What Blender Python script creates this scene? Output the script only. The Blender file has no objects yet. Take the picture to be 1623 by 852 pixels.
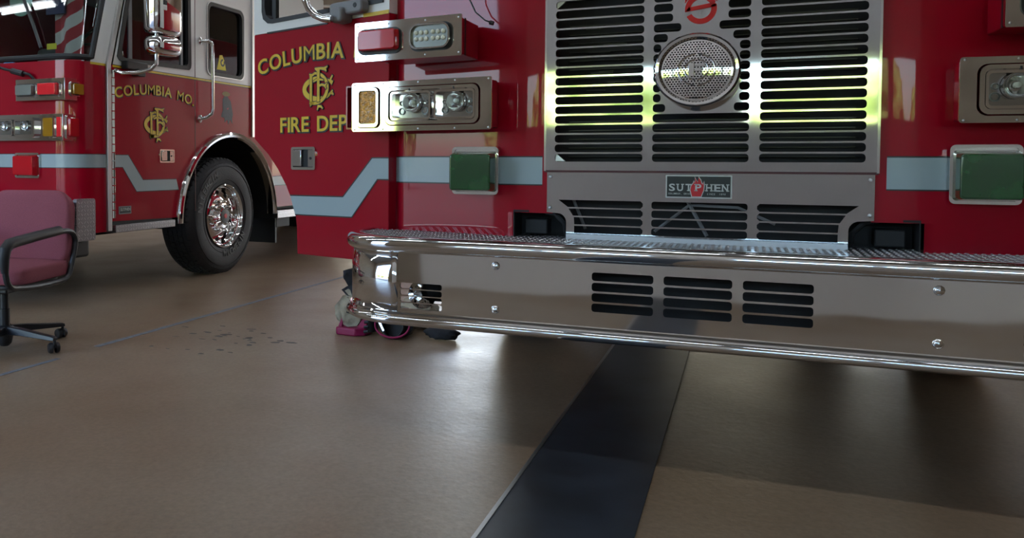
import bpy, bmesh, math, random
from mathutils import Vector, noise
from math import sin, cos, pi, radians
random.seed(7)
V = Vector
S = bpy.context.scene
COL = S.collection

# ---------------------------------------------------------------- camera
F = 1312.0
YAW = math.atan(580 / F)
cam_d = bpy.data.cameras.new('camera')
cam = bpy.data.objects.new('camera', cam_d); COL.objects.link(cam)
cam.location = (0, 0, 1.03)
cam_d.sensor_width = 36
cam_d.lens = F / 1623 * 36
cam_d.shift_x = (811.5 - 600) / 1623
cam_d.shift_y = (301 - 426) / 1623
cam_d.clip_start = 0.05
_f = V((-sin(YAW) * cos(math.atan(44/F)), cos(YAW) * cos(math.atan(44/F)), -sin(math.atan(44/F)) * 1.0))
_f = V((-sin(YAW), cos(YAW), -44 / F)).normalized()
_r = V((cos(YAW), sin(YAW), 0)); _u = _r.cross(_f)
ROLL = 0.0037
r_ = _r * cos(ROLL) + _u * sin(ROLL); u_ = _u * cos(ROLL) - _r * sin(ROLL)
from mathutils import Matrix
cam.rotation_euler = Matrix(((r_.x, u_.x, -_f.x), (r_.y, u_.y, -_f.y), (r_.z, u_.z, -_f.z))).to_euler()
S.camera = cam

# ---------------------------------------------------------------- world, sun, exposure
S.view_settings.view_transform = 'Standard'
S.view_settings.look = 'None'
S.view_settings.gamma = 1.0
S.view_settings.use_curve_mapping = False
S.view_settings.exposure = 0.15
w = bpy.data.worlds.new('sky'); S.world = w; w.use_nodes = True
nt = w.node_tree
sky = nt.nodes.new('ShaderNodeTexSky'); sky.sky_type = 'NISHITA'
sky.sun_disc = False; sky.sun_elevation = radians(52); sky.sun_rotation = 0.0
sky.air_density = 1.0; sky.dust_density = 2.0
nt.links.new(sky.outputs[0], nt.nodes['Background'].inputs[0])
nt.nodes['Background'].inputs[1].default_value = 1.5
sun_d = bpy.data.lights.new('sun', 'SUN'); sun_d.energy = 16.0; sun_d.angle = radians(0.6); sun_d.color = (1, .95, .86)
sun = bpy.data.objects.new('sun', sun_d); COL.objects.link(sun)
sun.rotation_euler = V((0.25, -0.62, -0.79)).to_track_quat('-Z', 'Y').to_euler()

# ---------------------------------------------------------------- materials
def mat(name, col, rough=.5, metal=0, coat=0, bump=0, bscale=40, spec=.5, noise_amt=0, nscale=6, trans=0, coat_rough=.03, emit=0, fine=0):
    m = bpy.data.materials.new(name); m.use_nodes = True
    n = m.node_tree.nodes; l = m.node_tree.links; p = n['Principled BSDF']
    p.inputs['Base Color'].default_value = (*col, 1)
    p.inputs['Roughness'].default_value = rough
    p.inputs['Metallic'].default_value = metal
    p.inputs['Specular IOR Level'].default_value = spec
    p.inputs['Coat Weight'].default_value = coat
    p.inputs['Coat Roughness'].default_value = coat_rough
    p.inputs['Transmission Weight'].default_value = trans
    if emit:
        p.inputs['Emission Color'].default_value = (*col, 1); p.inputs['Emission Strength'].default_value = emit
    tc = n.new('ShaderNodeTexCoord')
    if noise_amt:
        t = n.new('ShaderNodeTexNoise'); t.inputs['Scale'].default_value = nscale; t.inputs['Detail'].default_value = 5
        l.new(tc.outputs['Object'], t.inputs['Vector'])
        mr = n.new('ShaderNodeMapRange'); mr.inputs['From Min'].default_value = .3; mr.inputs['From Max'].default_value = .7
        mr.inputs['To Min'].default_value = 1 - noise_amt; mr.inputs['To Max'].default_value = 1 + noise_amt
        l.new(t.outputs[0], mr.inputs['Value'])
        mx = n.new('ShaderNodeMix'); mx.data_type = 'RGBA'; mx.blend_type = 'MULTIPLY'; mx.inputs['Factor'].default_value = 1
        mx.inputs['A'].default_value = (*col, 1)
        l.new(mr.outputs[0], mx.inputs['B']); l.new(mx.outputs['Result'], p.inputs['Base Color'])
    if bump:
        t = n.new('ShaderNodeTexNoise'); t.inputs['Scale'].default_value = bscale; t.inputs['Detail'].default_value = fine
        l.new(tc.outputs['Object'], t.inputs['Vector'])
        b = n.new('ShaderNodeBump'); b.inputs['Strength'].default_value = 1; b.inputs['Distance'].default_value = bump
        l.new(t.outputs[0], b.inputs['Height']); l.new(b.outputs[0], p.inputs['Normal'])
        if coat: l.new(b.outputs[0], p.inputs['Coat Normal'])
    return m

RED = mat('red_paint', (.32, .001, .013), .34, coat=.6, spec=.1, bump=.0022, bscale=2.2)
WHITE = mat('white_paint', (.76, .75, .72), .35, coat=.7, bump=.001, bscale=2)
CHROME = mat('chrome', (.80, .79, .78), .05, 1, bump=.0012, bscale=5)
STEEL = mat('polished_steel', (.60, .60, .61), .05, 1, bump=.0005, bscale=4)
BRIGHTPL = mat('bright_plate', (.70, .69, .69), .09, 1, bump=.001, bscale=6)
ALU = mat('aluminium', (.55, .55, .55), .35, 1)
GREYMET = mat('grey_casting', (.20, .20, .21), .55)
BLACK = mat('black_rubber', (.012, .012, .013), .5)
BLACKP = mat('black_plastic', (.016, .016, .018), .38, bump=.0004, bscale=200)
DARK = mat('dark_recess', (.006, .006, .007), .7)
UNDER = mat('dark_chassis', (.008, .008, .009), .6)
STRIPE = mat('reflective_stripe', (.30, .37, .39), .38, coat=.35, coat_rough=.08)
BLKVINYL = mat('black_vinyl', (.015, .012, .012), .4)
GOLD = mat('gold_vinyl', (.66, .44, .014), .42, noise_amt=.1, nscale=40, coat=.4)
YELLOW = mat('yellow_sticker', (.75, .62, .03), .5)
REDLENS = mat('red_lens', (.66, .008, .018), .2, coat=.5, trans=.25, spec=.2)
REDLENS2 = mat('bright_red_lens', (.75, .02, .03), .12, coat=1)
AMBER = mat('amber_lens', (.42, .20, .01), .12, coat=1, trans=.2)
AMBERD = mat('amber_reflector', (.62, .27, .008), .3, coat=.4, bump=.003, bscale=160, noise_amt=.5, nscale=60)
GREEN = mat('green_lens', (.006, .060, .013), .14, coat=1, noise_amt=.35, nscale=14)
CLEARD = mat('grey_reflector', (.22, .23, .21), .3, .6)
LED = mat('led_glass', (.75, .75, .62), .15, coat=1)
TYRE = mat('tyre_rubber', (.014, .014, .016), .62, bump=.0008, bscale=90, noise_amt=.2, nscale=12)
SIDEW = mat('tyre_lettering', (.012, .012, .014), .45)
FABRIC = mat('burgundy_fabric', (.29, .085, .108), .9, bump=.0012, bscale=900, noise_amt=.12, nscale=260, spec=.2)
CREAM = mat('cream_cloth', (.42, .37, .27), .9, noise_amt=.3, nscale=14, bump=.003, bscale=60)
BLKCLOTH = mat('black_cloth', (.02, .02, .024), .85, bump=.003, bscale=60)
MAGENTA = mat('magenta_rubber', (.30, .006, .075), .45)
INT = mat('cab_interior', (.035, .035, .038), .8)
SEATG = mat('grey_vinyl_seat', (.11, .105, .10), .6)
TAN = mat('tan_board', (.42, .27, .15), .7, noise_amt=.25, nscale=9)
REDDEC = mat('red_decal', (.55, .006, .012), .4)
SILVT = mat('silver_lettering', (.50, .50, .48), .4, .3)
BADGEB = mat('badge_black', (.016, .018, .016), .35)
NAVY = mat('navy_cloth', (.02, .025, .08), .8)
WHCL = mat('white_cloth', (.55, .5, .48), .85)
REDCL = mat('red_cloth', (.38, .03, .04), .85)
TEAL = mat('teal_cloth', (.05, .13, .15), .8)
BLUE = mat('blue_plastic', (.10, .30, .62), .5)
PALEG = mat('pale_green_glass', (.30, .45, .38), .3, coat=1)
DECALD = mat('dark_decal', (.018, .016, .035), .5, noise_amt=.4, nscale=40)
DECALO = mat('ochre_decal', (.22, .13, .02), .5)

def glass(name, tint, refl=1.0):
    m = bpy.data.materials.new(name); m.use_nodes = True
    n = m.node_tree.nodes; l = m.node_tree.links; n.clear()
    o = n.new('ShaderNodeOutputMaterial'); mx = n.new('ShaderNodeMixShader')
    tr = n.new('ShaderNodeBsdfTransparent'); tr.inputs[0].default_value = (*tint, 1)
    gl = n.new('ShaderNodeBsdfGlossy'); gl.inputs['Roughness'].default_value = .02; gl.inputs[0].default_value = (refl, refl, refl, 1)
    fr = n.new('ShaderNodeFresnel'); fr.inputs[0].default_value = 1.6
    ge = n.new('ShaderNodeNewGeometry'); sb = n.new('ShaderNodeMath'); sb.operation = 'SUBTRACT'; sb.inputs[0].default_value = 1; l.new(ge.outputs['Backfacing'], sb.inputs[1])
    mu = n.new('ShaderNodeMath'); mu.operation = 'MULTIPLY'; l.new(fr.outputs[0], mu.inputs[0]); l.new(sb.outputs[0], mu.inputs[1])
    l.new(mu.outputs[0], mx.inputs[0]); l.new(tr.outputs[0], mx.inputs[1]); l.new(gl.outputs[0], mx.inputs[2])
    l.new(mx.outputs[0], o.inputs[0]); return m
GLASS = glass('cab_glass', (.62, .68, .66))
GLASSD = glass('tinted_cab_glass', (.22, .23, .24))
LENSG = glass('clear_lens', (.93, .95, .96))

def tread(name, ax, freq=28, col=(.52, .52, .54), rough=.3):
    """aluminium diamond plate: raised lugs alternating at 45 degrees"""
    m = bpy.data.materials.new(name); m.use_nodes = True
    n = m.node_tree.nodes; l = m.node_tree.links; p = n['Principled BSDF']
    p.inputs['Base Color'].default_value = (*col, 1); p.inputs['Metallic'].default_value = 1; p.inputs['Roughness'].default_value = rough
    tc = n.new('ShaderNodeTexCoord'); sp = n.new('ShaderNodeSeparateXYZ'); l.new(tc.outputs['Object'], sp.inputs[0])
    def mth(op, a, b=None, c=None):
        k = n.new('ShaderNodeMath'); k.operation = op
        for i, q in enumerate((a, b, c)):
            if q is None: continue
            if isinstance(q, (int, float)): k.inputs[i].default_value = q
            else: l.new(q, k.inputs[i])
        return k.outputs[0]
    # rotate the lattice by 45 degrees so that the lugs form the usual diamond pattern
    a = mth('MULTIPLY', sp.outputs[ax[0]], freq); b = mth('MULTIPLY', sp.outputs[ax[1]], freq)
    fa = mth('SUBTRACT', mth('FRACT', a), .5); fb = mth('SUBTRACT', mth('FRACT', b), .5)
    par = mth('MODULO', mth('ADD', mth('FLOOR', a), mth('FLOOR', b)), 2); par = mth('ABSOLUTE', par)
    s1 = mth('MULTIPLY', mth('ADD', fa, fb), .7071); s2 = mth('MULTIPLY', mth('SUBTRACT', fa, fb), .7071)
    inv = mth('SUBTRACT', 1, par)
    lo = mth('ADD', mth('MULTIPLY', s1, par), mth('MULTIPLY', s2, inv))
    sh = mth('ADD', mth('MULTIPLY', s2, par), mth('MULTIPLY', s1, inv))
    e = mth('ADD', mth('POWER', mth('ABSOLUTE', mth('DIVIDE', lo, .52)), 2), mth('POWER', mth('ABSOLUTE', mth('DIVIDE', sh, .17)), 2))
    h = mth('MAXIMUM', mth('SUBTRACT', 1, e), 0)
    h = mth('MINIMUM', mth('MULTIPLY', h, 2), 1)
    bp = n.new('ShaderNodeBump'); bp.inputs['Strength'].default_value = 1; bp.inputs['Distance'].default_value = .007
    l.new(h, bp.inputs['Height']); l.new(bp.outputs[0], p.inputs['Normal'])
    mr = mth('ADD', mth('MULTIPLY', h, .25), .75)
    mx = n.new('ShaderNodeMix'); mx.data_type = 'RGBA'; mx.blend_type = 'MULTIPLY'; mx.inputs['Factor'].default_value = 1
    mx.inputs['A'].default_value = (*col, 1); l.new(mr, mx.inputs['B']); l.new(mx.outputs['Result'], p.inputs['Base Color'])
    return m
TREAD_XY = tread('diamond_plate_deck', (0, 1), 45)
TREAD_YZ = tread('diamond_plate_side', (1, 2), 34)
TREAD_XZ = tread('diamond_plate_front', (0, 2), 34)

def floor_mat():
    m = bpy.data.materials.new('sealed_concrete'); m.use_nodes = True
    n = m.node_tree.nodes; l = m.node_tree.links; p = n['Principled BSDF']
    tc = n.new('ShaderNodeTexCoord')
    def nz(sc, det=6):
        t = n.new('ShaderNodeTexNoise'); t.inputs['Scale'].default_value = sc; t.inputs['Detail'].default_value = det
        l.new(tc.outputs['Object'], t.inputs['Vector']); return t.outputs[0]
    r = n.new('ShaderNodeValToRGB'); l.new(nz(.9), r.inputs[0])
    r.color_ramp.elements[0].position = .3; r.color_ramp.elements[0].color = (.225, .143, .082, 1)
    r.color_ramp.elements[1].position = .72; r.color_ramp.elements[1].color = (.300, .222, .152, 1)
    r2 = n.new('ShaderNodeValToRGB'); l.new(nz(70, 3), r2.inputs[0])
    r2.color_ramp.elements[0].position = .25; r2.color_ramp.elements[0].color = (.82, .82, .82, 1)
    r2.color_ramp.elements[1].position = .75; r2.color_ramp.elements[1].color = (1.12, 1.12, 1.12, 1)
    mx = n.new('ShaderNodeMix'); mx.data_type = 'RGBA'; mx.blend_type = 'MULTIPLY'; mx.inputs['Factor'].default_value = 1
    l.new(r.outputs[0], mx.inputs['A']); l.new(r2.outputs[0], mx.inputs['B'])
    l.new(mx.outputs['Result'], p.inputs['Base Color'])
    mr = n.new('ShaderNodeMapRange'); mr.inputs['To Min'].default_value = .26; mr.inputs['To Max'].default_value = .5
    l.new(nz(2.5), mr.inputs['Value']); l.new(mr.outputs[0], p.inputs['Roughness'])
    b = n.new('ShaderNodeBump'); b.inputs['Distance'].default_value = .0012; l.new(nz(30), b.inputs['Height']); l.new(b.outputs[0], p.inputs['Normal'])
    return m
FLOOR = floor_mat()
WALL = mat('tan_block_wall', (.27, .225, .175), .8, noise_amt=.12, nscale=3)
CEIL = mat('ceiling_paint', (.30, .30, .30), .9)
DOORM = mat('grey_door_skin', (.66, .66, .66), .6)
ASPH = mat('asphalt', (.13, .13, .13), .9, noise_amt=.2, nscale=3)
LEAF = mat('leaves', (.34, .42, .12), .8, noise_amt=.45, nscale=1.5)
BARK = mat('bark', (.10, .07, .05), .9)
TUBE = mat('fluorescent_tube', (.86, .93, 1.0), .4, emit=17)
STAIN = mat('dark_scuff', (.10, .092, .088), .7)
BLUELINE = mat('grey_blue_paint', (.165, .185, .215), .6, noise_amt=.3, nscale=30)
STRIPD = mat('dark_floor_strip', (.020, .026, .036), .42, noise_amt=.5, nscale=5)

# ---------------------------------------------------------------- mesh helpers
class Fr:
    def __init__(s, o, ax, az=(0, 0, 1)):
        s.o = V(o); s.x = V(ax).normalized(); s.z = V(az).normalized(); s.n = s.x.cross(s.z)
    def __call__(s, a, b, c=0): return s.o + s.x * a + s.z * b + s.n * c
    def sub(s, a, b, c=0): return Fr(s(a, b, c), s.x, s.z)
WF = Fr((0, 0, 0), (1, 0, 0), (0, 0, 1))          # a=X, b=Z, c=-Y
TOP = Fr((0, 0, 0), (1, 0, 0), (0, 1, 0))         # a=X, b=Y, c=+Z

WP = {}
class MB:
    def __init__(s): s.v = []; s.f = []
    def add(s, vs, fs):
        k = len(s.v); s.v += [V(p) for p in vs]; s.f += [tuple(i + k for i in f) for f in fs]; return s
    def box(s, fr, a0, a1, b0, b1, c0, c1):
        p = [fr(a, b, c) for c in (c0, c1) for b in (b0, b1) for a in (a0, a1)]
        return s.add(p, [(0, 2, 3, 1), (4, 5, 7, 6), (0, 1, 5, 4), (2, 6, 7, 3), (0, 4, 6, 2), (1, 3, 7, 5)])
    def prism(s, fr, poly, c0, c1, top=None):
        n = len(poly); top = top or poly
        p = [fr(a, b, c0) for a, b in poly] + [fr(a, b, c1) for a, b in top]
        return s.add(p, [tuple(range(n - 1, -1, -1)), tuple(range(n, 2 * n))] + [(i, (i + 1) % n, n + (i + 1) % n, n + i) for i in range(n)])
    def ring(s, fr, outer, inner, c0, c1):
        n = len(outer)
        p = [fr(a, b, c1) for a, b in outer] + [fr(a, b, c1) for a, b in inner] + [fr(a, b, c0) for a, b in outer] + [fr(a, b, c0) for a, b in inner]
        f = []
        for i in range(n):
            j = (i + 1) % n
            f += [(i, j, n + j, n + i), (2*n + i, 2*n + j, j, i), (n + i, n + j, 3*n + j, 3*n + i), (2*n + j, 2*n + i, 3*n + i, 3*n + j)]
        return s.add(p, f)
    def tube(s, pts, r, n=10, closed=False, rs=None):
        pts = [V(p) for p in pts]; N = len(pts); k0 = len(s.v); vs = []; up = None
        for i, p in enumerate(pts):
            if closed: t = pts[(i + 1) % N] - pts[i - 1]
            else: t = pts[min(i + 1, N - 1)] - pts[max(i - 1, 0)]
            t.normalize()
            if up is None:
                up = V((0, 0, 1)) if abs(t.z) < .9 else V((1, 0, 0))
            q = t.cross(up).normalized(); up = q.cross(t).normalized()
            rr = rs[i] if rs else r
            for k in range(n):
                a = 2 * pi * k / n; vs.append(p + (q * cos(a) + up * sin(a)) * rr)
        fs = []
        for i in range(N if closed else N - 1):
            j = (i + 1) % N
            for k in range(n):
                l = (k + 1) % n; fs.append((i*n + k, i*n + l, j*n + l, j*n + k))
        if not closed: fs += [tuple(range(n - 1, -1, -1)), tuple((N - 1)*n + k for k in range(n))]
        return s.add(vs, fs)
    def lathe(s, fr, ca, cb, prof, n=32, a0=0, a1=2*pi):
        full = abs(a1 - a0 - 2*pi) < 1e-6; m = n if full else n + 1
        vs = []
        for (r, c) in prof:
            for k in range(m):
                t = a0 + (a1 - a0) * k / n; vs.append(fr(ca + r * cos(t), cb + r * sin(t), c))
        fs = []
        for i in range(len(prof) - 1):
            for k in range(n):
                l = (k + 1) % m; fs.append((i*m + k, i*m + l, (i+1)*m + l, (i+1)*m + k))
        if full:
            pass
        return s.add(vs, fs)
    def sweep(s, path, prof, closed_prof=False):
        """path: [(X, Y, nx, ny)] footprint with outward normal; prof: [(offset, z)]"""
        P = len(prof); vs = [V((x + nx*o, y + ny*o, z)) for (x, y, nx, ny) in path for (o, z) in prof]; fs = []
        for i in range(len(path) - 1):
            for k in range(P if closed_prof else P - 1):
                l = (k + 1) % P; fs.append((i*P + k, (i+1)*P + k, (i+1)*P + l, i*P + l))
        if closed_prof: fs += [tuple(range(P)), tuple((len(path)-1)*P + k for k in range(P - 1, -1, -1))]
        return s.add(vs, fs)
    def mesh(s, fr, me, a=0, b=0, c=0, rot=0, sx=1, sy=1):
        cr, sr = cos(rot), sin(rot)
        vs = []
        for v in me[0]:
            x, y = v[0] * sx, v[1] * sy; vs.append(fr(a + x*cr - y*sr, b + x*sr + y*cr, c + v[2]))
        return s.add(vs, me[1])
    def build(s, name, m, parent=None, smooth=35, bevel=0, kind=None, label=None, seg=2, solid=0, uvfix=True):
        me = bpy.data.meshes.new(name)
        lo = V((min(p.x for p in s.v), min(p.y for p in s.v), min(p.z for p in s.v)))
        hi = V((max(p.x for p in s.v), max(p.y for p in s.v), max(p.z for p in s.v)))
        c = V(((lo.x + hi.x)/2, (lo.y + hi.y)/2, lo.z))
        me.from_pydata([p - c for p in s.v], [], s.f)
        bm = bmesh.new(); bm.from_mesh(me)
        bmesh.ops.recalc_face_normals(bm, faces=bm.faces)
        if smooth:
            for f in bm.faces: f.smooth = True
            for e in bm.edges:
                if len(e.link_faces) == 2 and e.calc_face_angle(0) > radians(smooth): e.smooth = False
        bm.to_mesh(me); bm.free()
        me.materials.append(m)
        o = bpy.data.objects.new(name, me); COL.objects.link(o)
        if parent:
            o.parent = parent; o.location = c - WP[parent.name]
        else: o.location = c
        WP[o.name] = c.copy()
        if bevel:
            bv = o.modifiers.new('bevel', 'BEVEL'); bv.width = bevel; bv.segments = seg; bv.limit_method = 'ANGLE'; bv.angle_limit = radians(40)
            bv.harden_normals = False
        if solid:
            sm = o.modifiers.new('solid', 'SOLIDIFY'); sm.thickness = solid; sm.offset = -1
        if kind: o['kind'] = kind
        if label: o['label'] = label
        return o
def thing(name, label, cat, loc, group=None):
    o = bpy.data.objects.new(name, None); COL.objects.link(o); o.location = loc; o.empty_display_size = .1
    WP[o.name] = V(loc); o['label'] = label; o['category'] = cat
    if group: o['group'] = group
    return o
def tag(o, label, cat, group=None):
    o['label'] = label; o['category'] = cat
    if group: o['group'] = group
    return o
def rrect(a0, a1, b0, b1, r, n=5):
    p = []
    for (cx, cy, t0) in ((a1 - r, b1 - r, 0), (a0 + r, b1 - r, pi/2), (a0 + r, b0 + r, pi), (a1 - r, b0 + r, 3*pi/2)):
        for k in range(n + 1):
            t = t0 + pi/2 * k / n; p.append((cx + r*cos(t), cy + r*sin(t)))
    return p
def circ(a, b, r, n=28): return [(a + r*cos(2*pi*k/n), b + r*sin(2*pi*k/n)) for k in range(n)]
def bbox_poly(p): return min(a for a, b in p), max(a for a, b in p), min(b for a, b in p), max(b for a, b in p)
def curve_mesh(polys, th, bev=0):
    cu = bpy.data.curves.new('tmp', 'CURVE'); cu.dimensions = '2D'; cu.fill_mode = 'BOTH'; cu.extrude = th / 2; cu.bevel_depth = bev
    for p in polys:
        sp = cu.splines.new('POLY'); sp.points.add(len(p) - 1)
        for i, (a, b) in enumerate(p): sp.points[i].co = (a, b, 0, 1)
        sp.use_cyclic_u = True
    o = bpy.data.objects.new('tmp', cu); COL.objects.link(o)
    dg = bpy.context.evaluated_depsgraph_get()
    me = bpy.data.meshes.new_from_object(o.evaluated_get(dg))
    r = ([(v.co.x, v.co.y, v.co.z) for v in me.vertices], [tuple(f.vertices) for f in me.polygons])
    bpy.data.objects.remove(o); bpy.data.curves.remove(cu); bpy.data.meshes.remove(me)
    return r
_gl = {}
def glyph(t, off, th=.01):
    k = (t, off, th)
    if k in _gl: return _gl[k]
    cu = bpy.data.curves.new('tmp', 'FONT'); cu.body = t; cu.size = 1; cu.offset = off; cu.extrude = th; cu.align_x = 'CENTER'; cu.resolution_u = 4
    o = bpy.data.objects.new('tmp', cu); COL.objects.link(o)
    dg = bpy.context.evaluated_depsgraph_get()
    me = bpy.data.meshes.new_from_object(o.evaluated_get(dg))
    r = ([(v.co.x, v.co.y, v.co.z) for v in me.vertices], [tuple(f.vertices) for f in me.polygons])
    bpy.data.objects.remove(o); bpy.data.curves.remove(cu); bpy.data.meshes.remove(me)
    _gl[k] = r; return r
def gwidth(ch):
    if ch == ' ': return .30
    g = glyph(ch, 0.0); xs = [v[0] for v in g[0]]; return max(xs) - min(xs)
def lettering(text, fr, a0, a1, b, size, arc, parent, c=.004, mats=None, bold=.017, outline=.055, sy=1, name='lettering', gap=.13, tracking=1):
    """letters set between a0 and a1; arc = drop of the ends below the middle (m)"""
    ws = [gwidth(ch) for ch in text]; tot = sum(ws) + gap * (len(text) - 1)
    k = (a1 - a0) / tot
    half = (a1 - a0) / 2; mid = (a0 + a1) / 2
    m1, m2 = MB(), MB(); x = a0
    sx = k / 1.0
    for ch, wd in zip(text, ws):
        cx = x + wd * k / 2; t = (cx - mid) / half
        if ch != ' ':
            by = b - arc * t * t; rot = -2 * arc * t / half
            g = glyph(ch, bold if ch != 'M' else -.002); xs = [v[0] for v in g[0]]; ctr = (max(xs) + min(xs)) / 2
            g1 = ([(v[0] - ctr, v[1], v[2] * .1) for v in g[0]], g[1]); m1.mesh(fr, g1, cx, by, c + .0015, rot, k, size)
            if outline:
                g = glyph(ch, outline if ch != 'M' else outline - .018); g2 = ([(v[0] - ctr, v[1], v[2] * .1) for v in g[0]], g[1]); m2.mesh(fr, g2, cx + .003, by - .003, c - .0003, rot, k, size)
        x += (wd + gap) * k
    mt = mats or (GOLD, BLKVINYL)
    o = m1.build(name, mt[0], parent, smooth=0)
    if outline: m2.build('letter_outline', mt[1], o, smooth=0)
    return o
def ribbon(pts, ws):
    """flat stroke outline from centre line points and widths"""
    L, R_ = [], []
    n = len(pts)
    for i, (x, y) in enumerate(pts):
        x0, y0 = pts[max(i - 1, 0)]; x1, y1 = pts[min(i + 1, n - 1)]
        d = math.hypot(x1 - x0, y1 - y0) or 1; nx, ny = -(y1 - y0)/d, (x1 - x0)/d; w_ = ws[i] / 2
        L.append((x + nx*w_, y + ny*w_)); R_.append((x - nx*w_, y - ny*w_))
    return L, R_
def ribbon_mb(m, fr, pts, ws, c0, c1, a=0, b=0, s=1, grow=0, xs=1):
    pts = [(a + p[0]*s*xs, b + p[1]*s) for p in pts]; ws = [w_*s + 2*grow for w_ in ws]
    if grow:
        def ext(p, q): d = math.hypot(p[0]-q[0], p[1]-q[1]) or 1; return (p[0] + (p[0]-q[0])/d*grow, p[1] + (p[1]-q[1])/d*grow)
        pts = [ext(pts[0], pts[1])] + pts[1:-1] + [ext(pts[-1], pts[-2])]
    L, R_ = ribbon(pts, ws)
    for i in range(len(L) - 1): m.prism(fr, [L[i], R_[i], R_[i+1], L[i+1]], c0, c1)
def monogram(fr, a, b, s, parent):
    """interlaced C, D and F, unit height about 1, centred on 0,0"""
    def arc(cx, cy, rx, ry, d0, d1, n, w0, wm, w1):
        ps, ww = [], []
        for i in range(n + 1):
            t = i / n; d = radians(d0 + (d1 - d0)*t); ps.append((cx + rx*cos(d), cy + ry*sin(d)))
            ww.append(w0 + (wm - w0)*sin(pi*min(t, .5)) if t < .5 else w1 + (wm - w1)*sin(pi*t))
        return ps, ww
    big_c = [arc(.02, -.01, .37, .235, 58, 318, 26, .05, .13, .055), ([(.20, .19), (.30, .15), (.37, .09)], [.035, .05, .10]), ([(.37, .26), (.33, .19), (.31, .10)], [.03, .05, .02]),
             ([(.25, -.19), (.33, -.13), (.375, -.07)], [.05, .05, .03]), ([(.33, -.11), (.40, -.17)], [.09, .02])]
    big_d = [([(-.17, .31), (-.17, .1), (-.17, -.2), (-.17, -.36)], [.085, .075, .075, .085]), arc(-.08, -.0, .33, .34, 92, -112, 26, .05, .085, .06),
             ([(-.21, .33), (-.14, .30), (-.06, .345)], [.03, .06, .05]), ([(-.19, -.36), (-.15, -.33), (-.08, -.34)], [.06, .08, .05]), ([(-.19, -.40), (-.13, -.30)], [.02, .09])]
    big_f = [([(.03, .42), (.03, .1), (.03, -.22), (.03, -.31)], [.085, .075, .075, .085]), ([(-.06, .45), (.0, .42), (.08, .44), (.18, .42), (.26, .47)], [.03, .09, .05, .07, .02]), ([(.16, .42), (.22, .39), (.23, .36)], [.02, .05, .01]),
             ([(-.1, .15), (-.02, .19), (.06, .195), (.16, .17)], [.03, .045, .045, .03]), ([(.05, .05), (.12, .07), (.20, .04), (.25, .10)], [.05, .05, .06, .02]), ([(.19, .04), (.23, -.03)], [.05, .02]),
             ([(.0, -.50), (.03, -.41), (.10, -.42), (.14, -.47)], [.02, .07, .05, .02])]
    for nm, strokes, lv in (('letter_c', big_c, 0), ('letter_d', big_d, 1), ('letter_f', big_f, 2)):
        m1, m2 = MB(), MB()
        for ps, ww in strokes:
            ribbon_mb(m1, fr, ps, ww, .002, .0045 + lv*.002, a, b, s, xs=1.3)
            ribbon_mb(m2, fr, ps, ww, .001, .0035 + lv*.002, a, b, s, grow=.0035*s/.2, xs=1.3)
        o = m1.build(nm, GOLD, parent, smooth=0); m2.build('letter_outline', BLKVINYL, o, smooth=0)

def plate(fr, outer, holes, th, name, m, parent, c=0, **k):
    mb = MB(); mb.mesh(fr, curve_mesh([outer] + holes, th), c=c - th/2); return mb.build(name, m, parent, smooth=0, **k)
def bolt(fr, a, b, c, r, parent, m=None, name='bolt'):
    mb = MB(); mb.lathe(fr, a, b, [(r*1.15, c - .003), (r*1.15, c), (r*.95, c + r*.35), (r*.55, c + r*.6), (0.0001, c + r*.7)], 10)
    return mb.build(name, m or CHROME, parent)
def bolts(fr, pts, c, r, parent, name='screws'):
    mb = MB()
    for a, b in pts: mb.lathe(fr, a, b, [(r*1.1, c - .002), (r*1.1, c), (r*.7, c + r*.5), (0.0001, c + r*.6)], 8)
    return mb.build(name, ALU, parent)

# ---------------------------------------------------------------- setting
def struct(o): o['kind'] = 'structure'; return o
XL, XR, YF, YR, ZC = -10.0, 4.2, -0.85, 17.0, 5.4
struct(MB().box(TOP, XL, XR, YF, YR, -.15, 0).build('floor', FLOOR))
struct(MB().box(TOP, XL - .2, XR + .2, YF - .2, YR + .2, ZC, ZC + .2).build('ceiling', CEIL))
struct(MB().box(TOP, XL - .2, XL, YF, YR, 0, ZC).build('wall_left', WALL))
struct(MB().box(TOP, XR, XR + .2, YF, YR, 0, ZC).build('wall_right', WALL))
mb = MB()
B0, B1 = (-8.6, -4.2), (-2.45, 2.15)       # bay openings, front
mb.box(WF, XL, B0[0], 0, ZC, .85, 1.05).box(WF, B0[1], B1[0], 0, ZC, .85, 1.05).box(WF, B1[1], XR, 0, ZC, .85, 1.05)
mb.box(WF, B0[0], B0[1], 4.0, ZC, .85, 1.05).box(WF, B1[0], B1[1], 4.0, ZC, .85, 1.05)
struct(mb.build('wall_front', WALL))
mb = MB()
F0, F1 = B0, B1
B0, B1 = (-8.6, -4.7), (-1.25, 2.15)        # bay openings, back
mb.box(WF, XL, B0[0], 0, ZC, -17.2, -17).box(WF, B0[1], B1[0], 0, ZC, -17.2, -17).box(WF, B1[1], XR, 0, ZC, -17.2, -17)
mb.box(WF, B0[0], B0[1], 3.6, ZC, -17.2, -17).box(WF, B1[0], B1[1], 3.6, ZC, -17.2, -17)
struct(mb.build('wall_back', WALL))
B0, B1 = F0, F1
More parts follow.
